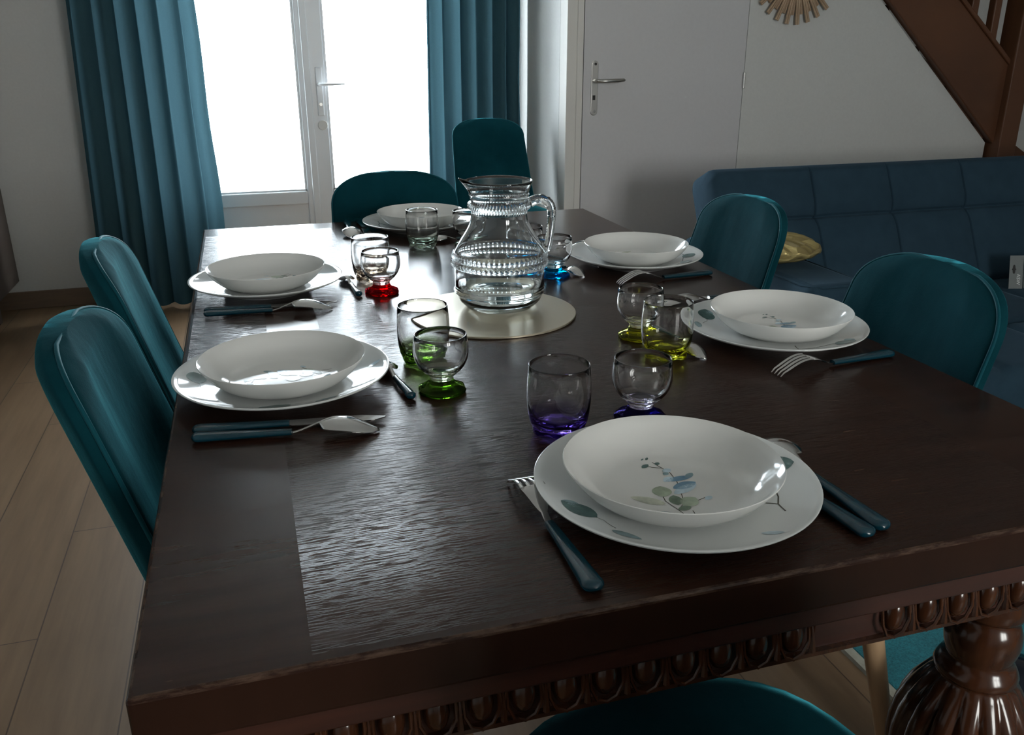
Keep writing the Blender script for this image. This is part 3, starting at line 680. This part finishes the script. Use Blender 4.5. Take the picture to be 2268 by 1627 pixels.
# egg and dart moulding on the near apron and both long sides
def egg_strip(length, pitch, x_off, skip=()):
    bm = B(); n = int(length / pitch); x = x_off
    k = 0
    while x < length - pitch * 0.4:
        if k not in skip:
            vs = bmesh.ops.create_uvsphere(bm, u_segments=14, v_segments=10, radius=1)['verts']
            for v in vs: v.co = Vector((x + v.co.x * 0.0112, -0.002 + v.co.y * 0.0115, 0.672 + v.co.z * (0.020 if v.co.z > 0 else 0.0165)))
            tube(bm, [(x - 0.0150, -0.004, 0.688), (x - 0.0148, -0.009, 0.668), (x - 0.0092, -0.0095, 0.6555), (x, -0.0095, 0.6510), (x + 0.0092, -0.0095, 0.6555), (x + 0.0148, -0.009, 0.668), (x + 0.0150, -0.004, 0.688)], 0.0017, 6, upv=Vector((0, 1, 0)))
        xd = x + pitch / 2
        if k not in skip:
            tube(bm, [(xd, -0.004, 0.688), (xd, -0.010, 0.668), (xd, -0.011, 0.657)], [0.0012, 0.0022, 0.0034], 6)
            tube(bm, [(xd - 0.003, -0.006, 0.688), (xd - 0.0010, -0.0085, 0.668)], [0.0010, 0.0010], 5); tube(bm, [(xd + 0.003, -0.006, 0.688), (xd + 0.0010, -0.0085, 0.668)], [0.0010, 0.0010], 5)
        x += pitch; k += 1
    box(bm, 0.0, length, -0.006, 0.0, 0.6462, 0.6505)
    return bm
LN = AX1 - AX0
bm = egg_strip(LN, 0.0364, 0.0190, (14, 15)); obj('egg_moulding', bm, M['oak_carved'], tb, smooth=True, angle=40, loc=(AX0, AY0, 0))
LS = AY1 - AY0
bm = egg_strip(LS, 0.0364, 0.0190); obj('egg_moulding', bm, M['oak_carved'], tb, smooth=True, angle=40, loc=(AX0, AY1, 0), rot=(0, 0, -PI/2))
bm = egg_strip(LS, 0.0364, 0.0190); obj('egg_moulding', bm, M['oak_carved'], tb, smooth=True, angle=40, loc=(AX1, AY0, 0), rot=(0, 0, PI/2))
# turned legs
def leg_rf(t, r, z):
    if 0.285 < z < 0.492:
        q = math.sin(PI * (z - 0.285) / 0.207) ** 0.8; k = abs(math.cos(8 * t))
        return r * (1 - 0.075 * q * (1 - k) ** 1.5 * 1.6), z
    return r, z
prof = [(1e-7, 0.0), (0.050, 0.0), (0.056, 0.01), (0.056, 0.05), (0.044, 0.062), (0.038, 0.08), (0.052, 0.095), (0.060, 0.115), (0.052, 0.135), (0.036, 0.150), (0.034, 0.19), (0.044, 0.215), (0.054, 0.225), (0.054, 0.240), (0.046, 0.250), (0.050, 0.262), (0.070, 0.285),
        (0.090, 0.312), (0.103, 0.345), (0.108, 0.380), (0.107, 0.405), (0.101, 0.430), (0.090, 0.452), (0.077, 0.470), (0.065, 0.484), (0.057, 0.491), (0.0565, 0.494), (0.060, 0.497), (0.0605, 0.500), (0.058, 0.505), (0.053, 0.512), (0.0465, 0.518), (0.047, 0.521), (0.052, 0.530), (0.0545, 0.543), (0.053, 0.556), (0.047, 0.568), (0.042, 0.573), (0.042, 0.576), (0.050, 0.580), (0.0525, 0.586), (0.051, 0.594), (0.046, 0.600), (0.048, 0.610), (0.052, 0.616), (0.052, 0.646), (1e-7, 0.646)]
bm = B(); lathe(bm, [(r * (0.76 if 0.29 < z < 0.47 else 0.75), z - (0.008 if 0.3 < z < 0.60 else 0)) if z < 0.61 else (r * 0.9, z) for r, z in prof], 128, rf=leg_rf); lo = obj('leg', bm, M['oak_carved'], tb, smooth=True, angle=50, loc=(0.874, 0.112, 0))
for x, y in ((0.13, 0.118), (0.860, TL - 0.12), (0.13, TL - 0.12)):
    c = lo.copy(); COL.objects.link(c); c.parent = tb; c.location = (x, y, 0)

# ------------------------------------------------------------------ crockery
def surf(tab):
    return lambda x, y: interp(tab, math.hypot(x, y))
def decal(bm, sf, base, tip, width, mi, belly=0.5, lift=0.00035):
    bx0, by0 = base; tx, ty = tip; dx, dy = tx - bx0, ty - by0; Ln = math.hypot(dx, dy); nx_, ny_ = -dy / Ln, dx / Ln
    n = 12; prev = None
    for i in range(n + 1):
        s = i / n; w = width / 2 * (math.sin(PI * s ** (math.log(0.5) / math.log(belly))) ** 0.65 if 0 < s < 1 else 0.02)
        row = []
        for k in (-1, -0.5, 0, 0.5, 1):
            x = bx0 + dx * s + nx_ * w * k; y = by0 + dy * s + ny_ * w * k; row.append(bm.verts.new((x, y, sf(x, y) + lift)))
        if prev:
            for a in range(4): bm.faces.new((prev[a], prev[a + 1], row[a + 1], row[a])).material_index = mi
        prev = row
def stem(bm, sf, pts, w, mi, lift=0.0003):
    P = []
    for (a, b_) in zip(pts, pts[1:]):
        for i in range(6): P.append((lerp(a[0], b_[0], i / 6), lerp(a[1], b_[1], i / 6)))
    P.append(pts[-1]); prev = None
    for i, p in enumerate(P):
        q = P[min(i + 1, len(P) - 1)]; r = P[max(i - 1, 0)]; dx, dy = q[0] - r[0], q[1] - r[1]; l = math.hypot(dx, dy) or 1
        row = [bm.verts.new((p[0] - dy / l * w * s, p[1] + dx / l * w * s, sf(p[0] - dy / l * w * s, p[1] + dx / l * w * s) + lift)) for s in (-0.5, 0.5)]
        if prev: bm.faces.new((prev[0], prev[1], row[1], row[0])).material_index = mi
        prev = row
LM = [LEAF[k] for k in ('sage', 'dark', 'pale', 'green', 'blue', 'mist', 'slate', 'stem')]
SA, DK, PA, GR, BL, MI, SL, ST = range(1, 9)
P_TOP = [(0.0, 0.0080), (0.070, 0.0080), (0.085, 0.0092), (0.100, 0.0125), (0.115, 0.0168), (0.128, 0.0215), (0.1352, 0.0248)]
def make_plate(root):
    bm = B(); prof = [(1e-7, 0.0045), (0.068, 0.0045), (0.071, 0.0), (0.075, 0.0), (0.078, 0.0040), (0.095, 0.0072), (0.112, 0.0122), (0.126, 0.0178), (0.1345, 0.0218), (0.1362, 0.0234), (0.1362, 0.0244), (0.1352, 0.0248)] + [(r, z) for r, z in P_TOP[::-1][1:-1]] + [(0.035, 0.008), (1e-7, 0.008)]
    lathe(bm, prof, 96); return bm
def plate_decor(bm):
    sf = surf(P_TOP)
    decal(bm, sf, (-0.118, -0.004), (-0.094, -0.034), 0.027, DK, 0.55); decal(bm, sf, (-0.117, -0.003), (-0.101, -0.014), 0.015, SL, 0.5)
    stem(bm, sf, [(-0.097, -0.031), (-0.090, -0.040), (-0.088, -0.052), (-0.086, -0.058)], 0.0006, ST)
    decal(bm, sf, (-0.092, -0.063), (-0.074, -0.086), 0.012, SL, 0.45)
    decal(bm, sf, (0.100, 0.010), (0.129, -0.006), 0.028, DK, 0.5); decal(bm, sf, (0.104, 0.022), (0.122, 0.012), 0.012, SL)
    stem(bm, sf, [(0.0735, -0.0770), (0.0770, -0.0600), (0.0850, -0.0480), (0.092, -0.030), (0.100, 0.0)], 0.0014, ST); stem(bm, sf, [(0.0770, -0.0600), (0.0720, -0.0540), (0.06, -0.04)], 0.0014, ST)
    decal(bm, sf, (-0.03, 0.100), (0.0, 0.118), 0.024, DK); decal(bm, sf, (0.02, 0.095), (0.055, 0.107), 0.022, SL); stem(bm, sf, [(-0.06, 0.085), (-0.03, 0.100), (0.02, 0.095), (0.06, 0.080)], 0.0012, ST)
    decal(bm, sf, (-0.075, 0.085), (-0.055, 0.070), 0.012, SA); decal(bm, sf, (0.03, -0.105), (0.045, -0.118), 0.009, MI)
B_TOP = [(0.0, 0.0072), (0.060, 0.0072), (0.066, 0.0076), (0.073, 0.0096), (0.081, 0.0140), (0.0890, 0.0205), (0.0962, 0.0287), (0.1030, 0.0362)]
def make_bowl():
    bm = B(); prof = [(1e-7, 0.0035), (0.056, 0.0035), (0.0585, 0.0), (0.0620, 0.0), (0.0640, 0.0022), (0.0730, 0.0050), (0.0785, 0.0078), (0.0835, 0.0112), (0.0918, 0.0186), (0.0988, 0.0272), (0.1040, 0.0348), (0.1044, 0.0360), (0.1038, 0.0366)] + [(r, z) for r, z in B_TOP[::-1][:-1]] + [(0.03, 0.0072), (1e-7, 0.0072)]
    lathe(bm, prof, 96); return bm
def bowl_decor(bm):
    sf = surf(B_TOP); dx, dy = 0.0, -0.004
    def D(b, t, w, m_, be=0.5): decal(bm, sf, (b[0] + dx, b[1] + dy), (t[0] + dx, t[1] + dy), w, m_, be)
    def T(*p, w=0.0009): stem(bm, sf, [(a + dx, b + dy) for a, b in p], w, ST)
    T((-0.011, -0.055), (-0.014, -0.040), (-0.018, -0.022), (-0.016, -0.012)); T((-0.014, -0.040), (-0.003, -0.030), (0.004, -0.010), (0.010, 0.010), (0.012, 0.028), (0.009, 0.040), (0.005, 0.055))
    T((-0.004, -0.058), (-0.002, -0.045)); T((0.010, -0.030), (0.022, -0.026)); T((0.009, 0.040), (0.0, 0.045), (-0.004, 0.049))
    D((-0.016, -0.014), (-0.010, 0.006), 0.019, SA); D((-0.020, -0.027), (-0.046, -0.005), 0.012, PA, 0.45); D((-0.010, -0.032), (-0.006, -0.014), 0.013, GR)
    D((-0.006, -0.034), (0.012, -0.024), 0.017, SA); D((-0.014, -0.040), (0.0, -0.038), 0.008, GR); D((-0.020, -0.050), (-0.036, -0.038), 0.009, SL)
    D((-0.004, -0.012), (0.026, 0.001), 0.012, MI); D((0.0, -0.002), (0.027, 0.004), 0.013, BL); D((0.0, 0.014), (0.030, 0.016), 0.009, BL); D((0.022, 0.014), (0.033, 0.022), 0.007, SL); D((-0.002, 0.013), (0.010, 0.020), 0.009, MI)
    D((0.006, 0.032), (0.016, 0.036), 0.008, MI); D((0.004, 0.026), (0.010, 0.030), 0.006, SL); D((0.006, 0.048), (0.011, 0.053), 0.005, DK); D((-0.010, 0.046), (-0.001, 0.052), 0.006, DK)
    D((0.001, 0.061), (0.005, 0.066), 0.003, DK); D((-0.004, 0.062), (0.0, 0.065), 0.002, DK); D((0.019, -0.030), (0.028, -0.026), 0.006, MI)
GP, GB = 'dinner plates on the table', 'soup plates on the dinner plates'
spots = [  # x, y, rot, name of place
    (0.4813, 0.1463, 0.0, 'at the near end of the table'), (0.1349, 0.5652, 1.25, 'on the left side, nearer the viewer'),
    (0.1310, 1.0710, 2.2, 'on the left side, nearer the window'), (0.8553, 0.5580, -1.1, 'on the right side, beside the yellow glasses'),
    (0.8538, 1.0550, -2.0, 'on the right side, beside the blue goblet'), (0.5050, 1.5450, PI + 0.3, 'at the far head of the table')]
bm = make_plate(None); plate_decor(bm); pm = None
for i, (x, y, r, w) in enumerate(spots):
    if pm is None: o = obj('dinner_plate', bm, [M['porcelain']] + LM, smooth=True, angle=60); pm = o.data
    else: o = bpy.data.objects.new('dinner_plate', pm); COL.objects.link(o)
    o.location = (x, y, H + 0.0002); o.rotation_euler = (0, 0, r)
    tag(o, 'large white leaf-printed plate under a soup plate ' + w, 'plate', GP)
bm = make_bowl(); bowl_decor(bm); pm = None
for i, (x, y, r, w) in enumerate(spots):
    if pm is None: o = obj('soup_plate', bm, [M['porcelain_in']] + LM, smooth=True, angle=60); pm = o.data
    else: o = bpy.data.objects.new('soup_plate', pm); COL.objects.link(o)
    ox, oy = ((-0.006, -0.004), (0.0, -0.008), (0, -0.004), (0.010, -0.002), (0, -0.004), (0.004, 0))[i]
    o.location = (x + ox, y + oy, H + 0.0084); o.rotation_euler = (0, 0, r + (0, 0.55, 0.3, 0.9, 0, 0)[i])
    tag(o, 'deep soup plate stacked ' + w, 'soup plate', GB)

# ------------------------------------------------------------------ cutlery (local +x from handle end to tip, lying face down)
def handle_bm(l, w0, w1, zc=0.0052):
    bm = B(); n = 24; k = 16; rings = []
    for i in range(n + 1):
        s = (i / n) ** 1.8; x = l * s
        w = lerp(w0, w1, s ** 0.8) * (math.sqrt(max(0.02, 1 - (1 - min(1, s / 0.085)) ** 2))) / 2; h = lerp(0.0048, 0.0032, s) * (math.sqrt(max(0.06, 1 - (1 - min(1, s / 0.06)) ** 2)))
        rings.append([bm.verts.new((x, w * math.copysign(abs(math.cos(t)) ** 0.8, math.cos(t)), zc + h * math.copysign(abs(math.sin(t)) ** 0.9, math.sin(t)))) for t in [2 * PI * q / k for q in range(k)]])
    for a, b_ in zip(rings, rings[1:]):
        for q in range(k): bm.faces.new((a[q], a[(q + 1) % k], b_[(q + 1) % k], b_[q]))
    bm.faces.new(rings[0]); bm.faces.new(rings[-1]); return bm
def make_spoon(name, label, cat, Ls, HL, BW, loc, rz, group):
    r = thing(name, label, cat, loc, rz, group)
    obj('handle', handle_bm(HL, 0.0215 * Ls / 0.205, 0.0105 * Ls / 0.205), M['teal_plastic'], r, smooth=True, angle=60)
    bm = B(); n = 30; top = []; NL = Ls - HL; hump = 0.015 * Ls / 0.205
    for i in range(n + 1):
        s = i / n; x = HL - 0.002 + (NL + 0.002) * s
        nk = 0.34
        w = lerp(0.0062, 0.0052, min(1, s / nk)) if s < nk else max(0.0008, BW * math.sin(PI * min(1, ((s - nk) / (1 - nk)) * 0.94 + 0.06) ** 0.82) ** 0.62)
        if s >= nk: w = max(w, 0.0052 * max(0, 1 - (s - nk) / 0.1))
        zc = 0.005 + hump * math.sin(PI * min(1, (s / 0.98)) ** 1.15) ** 1.3 if s < 0.98 else 0.002
        if s > 0.6: zc = max(0.0018, zc)
        row = []
        for k in range(-5, 6):
            v = k / 5; dep = 0.0075 * (w / BW) * v * v if s > nk else 0.0006 * v * v
            row.append(Vector((x, w * v * (0.5 if True else 1), max(0.0012, zc - dep))))
        top.append(row)
    slab(bm, top, 0.0011); obj('spoon_bowl', bm, M['chrome'], r, smooth=True, angle=50); return r
def make_fork(label, loc, rz, group):
    r = thing('fork', label, 'fork', loc, rz, group)
    HL, Lf = 0.108, 0.203
    obj('handle', handle_bm(HL, 0.0215, 0.0105), M['teal_plastic'], r, smooth=True, angle=60)
    def zc(x):
        s = (x - HL) / (Lf - HL); return 0.005 + 0.016 * math.sin(PI * min(1, max(0, s)) ** 1.1) ** 1.3 if s < 1 else 0.0018
    bm = B(); top = []; n = 18; xe = 0.155
    for i in range(n + 1):
        s = i / n; x = lerp(HL - 0.002, xe, s); w = 0.0032 + 0.0098 * (max(0, (s - 0.35) / 0.65) ** 0.7 if s > 0.35 else 0)
        top.append([Vector((x, w * k / 4, zc(x) - 0.0016 * (k / 4) ** 2 * s)) for k in range(-4, 5)])
    slab(bm, top, 0.0014)
    for q in range(4):
        y0 = (-1.5 + q) * 0.0073; pts = [(x, y0 * (1 - 0.12 * (x - xe) / (Lf - xe)), max(0.0014, zc(x)) - 0.0007) for x in [lerp(xe - 0.002, Lf, i / 10) for i in range(11)]]
        tube(bm, pts, [0.0022] * 8 + [0.0019, 0.0015, 0.0008], 6, 0.55)
    obj('fork_head', bm, M['chrome'], r, smooth=True, angle=50); return r
def make_knife(label, loc, rz, group):
    r = thing('knife', label, 'knife', loc, rz, group); HL, Lk = 0.108, 0.218
    obj('handle', handle_bm(HL, 0.0215, 0.0125), M['teal_plastic'], r, smooth=True, angle=60)
    bm = B(); top = []
    for i in range(21):
        s = i / 20; x = lerp(HL - 0.002, Lk, s); wu = 0.0085 * (1 - max(0, s - 0.75) / 0.25 * 0.8); wl = 0.0085 * (min(1, s / 0.1 + 0.5)) * (1 - (max(0, s - 0.8) / 0.2) ** 2 * 0.9)
        top.append([Vector((x, lerp(-wl, wu, k / 4), 0.0052)) for k in range(5)])
    slab(bm, top, 0.0012); obj('blade', bm, M['chrome'], r, smooth=True, angle=40); return r
def cut(a, b):  # handle end a, tip b -> loc, rz
    return (a[0], a[1], H + 0.0003), math.atan2(b[1] - a[1], b[0] - a[0])
GK, GS, GF, GT = 'knives on the table', 'soup spoons on the table', 'forks on the table', 'dessert spoons above the plates'
l, r = cut((0.349, 0.019), (0.345, 0.222)); make_fork('teal handled fork left of the plate at the near end', l, r, GF)
l, r = cut((0.968, 0.428), (0.760, 0.408)); make_fork('teal handled fork on the near side of the plate beside the yellow glasses', l, r, GF)
l, r = cut((0.958, 0.925), (0.752, 0.908)); make_fork('teal handled fork before the plate beside the blue goblet', l, r, GF)
l, r = cut((0.634, 0.030), (0.630, 0.229)); make_spoon('soup_spoon', 'teal handled soup spoon outermost right of the near plate', 'spoon', 0.205, 0.108, 0.040, l, r, GS)
l, r = cut((0.614, 0.024), (0.590, 0.225)); make_knife('teal handled knife between the near plate and the soup spoon', l, r, GK)
l, r = cut((0.026, 0.420), (0.236, 0.385)); make_spoon('soup_spoon', 'teal handled soup spoon before the front left plate, bowl facing down', 'spoon', 0.208, 0.110, 0.042, l, r, GS)
l, r = cut((0.026, 0.441), (0.244, 0.415)); make_knife('teal handled knife behind the soup spoon at the front left plate', l, r, GK)
l, r = cut((0.024, 0.921), (0.231, 0.903)); make_spoon('soup_spoon', 'teal handled soup spoon before the left plate nearer the window', 'spoon', 0.208, 0.110, 0.042, l, r, GS)
l, r = cut((0.024, 0.940), (0.244, 0.932)); make_knife('teal handled knife behind the soup spoon at the left plate nearer the window', l, r, GK)
l, r = cut((0.968, 0.724), (0.776, 0.752)); make_spoon('soup_spoon', 'soup spoon seen through the yellow tumbler, behind its plate', 'spoon', 0.205, 0.108, 0.042, l, r, GS)
l, r = cut((0.968, 0.748), (0.752, 0.778)); make_knife('teal handled knife behind the plate beside the yellow glasses', l, r, GK)
l, r = cut((0.966, 1.198), (0.762, 1.210)); make_spoon('soup_spoon', 'soup spoon behind the plate beside the blue goblet', 'spoon', 0.205, 0.108, 0.042, l, r, GS)
l, r = cut((0.966, 1.222), (0.750, 1.236)); make_knife('teal handled knife behind the plate beside the blue goblet', l, r, GK)
l, r = cut((0.345, 1.676), (0.335, 1.475)); make_spoon('soup_spoon', 'soup spoon left of the far plate, lit by the window', 'spoon', 0.205, 0.108, 0.042, l, r, GS)
l, r = cut((0.376, 1.676), (0.374, 1.462)); make_knife('knife left of the far plate, next to the soup spoon', l, r, GK)
for a, b_, lab in (((0.284, 0.466), (0.268, 0.592), 'small dessert spoon between the front left plate and the green goblet'), ((0.284, 0.966), (0.272, 1.110), 'small dessert spoon between the left plate and the red goblet'),
                   ((0.690, 0.630), (0.706, 0.488), 'small dessert spoon beside the yellow tumbler'), ((0.684, 1.115), (0.714, 0.975), 'small dessert spoon beside the blue goblet'), ((0.630, 1.385), (0.500, 1.378), 'small dessert spoon before the far plate, behind the grey tumbler')):
    l, r = cut(a, b_); make_spoon('dessert_spoon', lab, 'dessert spoon', 0.140, 0.072, 0.030, l, r, GT)

# ------------------------------------------------------------------ glasses
def tumbler_bm():
    bm = B()
    outer = [(1e-7, 0.0050), (0.018, 0.0045), (0.0265, 0.0008), (0.0300, 0.0030), (0.0305, 0.0060), (0.0300, 0.0090), (0.0312, 0.0120), (0.0330, 0.0170), (0.0350, 0.0260), (0.0362, 0.0380), (0.0365, 0.0480), (0.0362, 0.0600), (0.0353, 0.0720), (0.0345, 0.0812)]
    inner = [(0.03435, 0.0822), (0.0338, 0.0825), (0.0334, 0.0818), (0.0342, 0.0720), (0.0351, 0.0600), (0.0353, 0.0480), (0.0346, 0.0380), (0.0330, 0.0270), (0.0296, 0.0185), (0.023, 0.0140), (0.012, 0.0125), (1e-7, 0.0122)]
    def rf(t, r, z):
        if z < 0.010 and r > 0.02: return r * (1 + 0.02 * math.cos(6 * t)), max(0.0, z + 0.0030 * (0.5 - 0.5 * math.cos(6 * t)))
        if z < 0.03: return r * (1 + 0.020 * math.sin(9 * t + 160 * z) * (0.03 - z) / 0.02), z
        return r, z
    lathe(bm, outer + inner, 72, rf=rf); return bm
def goblet_foot_bm():
    bm = B(); lathe(bm, [(1e-7, 0.0035), (0.018, 0.003), (0.026, 0.0), (0.0300, 0.0008), (0.0308, 0.0030), (0.0295, 0.0060), (0.024, 0.0085), (0.0180, 0.0115), (0.0158, 0.0150), (0.0152, 0.0172), (1e-7, 0.0172)], 64,
                    rf=lambda t, r, z: (r * (1 + 0.025 * math.cos(8 * t)) if r > 0.022 else r, z)); return bm
def goblet_bowl_bm():
    bm = B(); lathe(bm, [(1e-7, 0.0176), (0.0150, 0.0176), (0.0152, 0.0205), (0.0160, 0.0225), (0.0195, 0.0250), (0.0245, 0.0295), (0.0300, 0.0365), (0.0338, 0.0450), (0.0352, 0.0530), (0.0350, 0.0610), (0.0340, 0.0690), (0.0330, 0.0762), (0.0326, 0.0768), (0.0320, 0.0768), (0.0316, 0.0760),
                      (0.0326, 0.0690), (0.0336, 0.0610), (0.0337, 0.0530), (0.0320, 0.0450), (0.0278, 0.0365), (0.0215, 0.0305), (0.012, 0.0280), (1e-7, 0.0275)], 64); return bm
GG1, GG2 = 'tumblers on the table', 'footed goblets on the table'
tm_, gf, gb = tumbler_bm(), goblet_foot_bm(), goblet_bowl_bm()
def share(bm, name):
    bmesh.ops.recalc_face_normals(bm, faces=bm.faces); me = bpy.data.meshes.new(name); bm.to_mesh(me); bm.free()
    for p in me.polygons: p.use_smooth = True
    return me
mt, mf, mb = share(tm_, 'tumbler'), share(gf, 'goblet_foot'), share(gb, 'goblet_bowl')
for k, x, y, lab in (('purple', 0.4265, 0.3250, 'tumbler with a violet tinted base behind the near plate'), ('yellow', 0.6580, 0.5200, 'tumbler with a yellow tinted base in front of the yellow footed goblet'), ('green', 0.3270, 0.6020, 'tumbler with a green tinted base behind the green goblet'),
                     ('amber', 0.3230, 1.0830, 'tumbler behind the red footed goblet'), ('blue', 0.6320, 1.0950, 'tumbler behind the glass jug, next to the blue goblet'), ('grey', 0.4730, 1.3400, 'pale grey tumbler standing alone left of the jug neck')):
    o = bpy.data.objects.new('tumbler', mt.copy()); COL.objects.link(o); o.data.materials.clear(); o.data.materials.append(GL[k][0])
    o.location = (x, y, H + 0.0003); o.rotation_euler = (0, 0, x * 40); tag(o, lab, 'glass', GG1)
for k, x, y, lab in (('purple', 0.5310, 0.3300, 'goblet with a dark violet foot behind the near soup plate'), ('yellow', 0.6600, 0.6140, 'goblet with a yellow foot behind the yellow tumbler'), ('green', 0.3265, 0.4860, 'goblet with a green foot beside the front left plate'),
                     ('red', 0.3265, 0.9830, 'goblet with a bright red foot on the sunlit table'), ('blue', 0.6620, 1.0060, 'goblet with a turquoise blue foot right of the jug'), ('grey', 0.5740, 1.3300, 'clear goblet behind the neck of the jug')):
    g_ = thing('goblet', lab, 'glass', (x, y, H + 0.0003), 0.3, GG2)
    for nm, me, mm in (('foot', mf, GL[k][2]), ('bowl', mb, GL[k][1])):
        o = bpy.data.objects.new(nm, me.copy()); COL.objects.link(o); o.parent = g_; o.data.materials.clear(); o.data.materials.append(mm)

# ------------------------------------------------------------------ trivet and jug
bm = B(); lathe(bm, [(1e-7, 0.0), (0.1375, 0.0), (0.1385, 0.0008), (0.1385, 0.0030), (0.1378, 0.0036), (1e-7, 0.0036)], 120)
o = obj('round_mat', bm, M['trivet'], smooth=True, angle=30, loc=(0.4815, 0.8008, H + 0.0002)); tag(o, 'thin round champagne coloured mat under the glass jug', 'mat')
jx, jy = 0.5030, 0.8300
jg = thing('jug', 'clear ribbed glass water jug with a handle standing on the round mat', 'jug', (jx, jy, H + 0.0040), 0)
OUT = [(0.050, 0.0), (0.0575, 0.0020), (0.0640, 0.0080), (0.0690, 0.0140), (0.0695, 0.0160), (0.0720, 0.0210), (0.0728, 0.0235), (0.0765, 0.0270), (0.0775, 0.0300), (0.0755, 0.0330), (0.0750, 0.0360), (0.0750, 0.0690), (0.0755, 0.0705), (0.0795, 0.0730), (0.0802, 0.0775), (0.0790, 0.0810), (0.0765, 0.0825), (0.0780, 0.0840), (0.0792, 0.0870), (0.0785, 0.0920), (0.0755, 0.0945), (0.0745, 0.0955), (0.0725, 0.1000), (0.0680, 0.1080), (0.0610, 0.1190), (0.0540, 0.1300), (0.0490, 0.1400), (0.0468, 0.1480), (0.0460, 0.1560), (0.0462, 0.1625), (0.0495, 0.1650), (0.0510, 0.1690), (0.0505, 0.1730), (0.0478, 0.1755), (0.0470, 0.1790), (0.0472, 0.1840), (0.0490, 0.1860), (0.0490, 0.1875), (0.0478, 0.1895), (0.0495, 0.1950), (0.0530, 0.2040), (0.0548, 0.2085)]
INN = [(0.0540, 0.2095), (0.0528, 0.2088), (0.0512, 0.2040), (0.0472, 0.1945), (0.0452, 0.1880), (0.0448, 0.1750), (0.0444, 0.1600), (0.0445, 0.1480), (0.0468, 0.1395), (0.0520, 0.1290), (0.0590, 0.1180), (0.0660, 0.1070), (0.0705, 0.0990), (0.0722, 0.0920), (0.0726, 0.0800), (0.0724, 0.0300), (0.0700, 0.0210), (0.0640, 0.0130), (0.0540, 0.0085), (0.03, 0.0080), (1e-7, 0.0078)]
def jug_rf(t, r, z):
    rib = 0.0
    if (0.0725 < z < 0.0815 and r > 0.0785) or (0.0838 < z < 0.0925 and r > 0.0775) or (0.1640 < z < 0.1740 and r > 0.0488): rib = 0.0013 * (1 if math.sin(60 * t + 900 * z) > 0 else -1)
    if z > 0.186:
        q = (z - 0.186) / 0.023; d = (t - (PI + 0.05) + PI) % (2 * PI) - PI; sp = math.exp(-(d / 0.26) ** 2)
        return r + rib + 0.013 * q * sp, z + 0.006 * q * sp
    return r + rib, z
bm = B(); lathe(bm, [(1e-7, 0.0030), (0.040, 0.0025)] + OUT + INN, 240, rf=jug_rf); obj('body', bm, M['glass'], jg, smooth=True)
# handle: rope-twisted loop on the right
HP = [(0.0515, 0, 0.1715), (0.060, 0, 0.1750), (0.070, 0, 0.1765), (0.079, 0, 0.1735), (0.0855, 0, 0.1670), (0.0885, 0, 0.1580), (0.0888, 0, 0.148), (0.0880, 0, 0.135), (0.0868, 0, 0.122), (0.0850, 0, 0.108), (0.0825, 0, 0.0960), (0.0810, 0, 0.0900)]
def dense(P, n):
    out = []
    for a, b_ in zip(P, P[1:]):
        for i in range(n): out.append(tuple(lerp(a[k], b_[k], i / n) for k in range(3)))
    return out + [P[-1]]
DP = dense(HP, 6); rads = [(lerp(0.0085, 0.0062, i / len(DP)) * (1 + (0.07 if i % 2 else -0.05))) for i in range(len(DP))]
bm = B(); tube(bm, DP, rads, 14, 0.9, upv=Vector((0, 1, 0))); hd = obj('handle', bm, M['glass'], jg, smooth=True, rot=(0, 0, math.radians(-4)))
bm = B(); lathe(bm, [(1e-7, 0.0087), (0.030, 0.0089), (0.0530, 0.0094), (0.0630, 0.0138), (0.0690, 0.0215), (0.0714, 0.0302), (0.0716, 0.0400), (1e-7, 0.0400)], 120)
o = obj('water', bm, M['water'], smooth=True, angle=40, loc=(jx, jy, H + 0.0040)); tag(o, 'shallow clear water filling the bottom of the glass jug', 'water', kind='stuff')
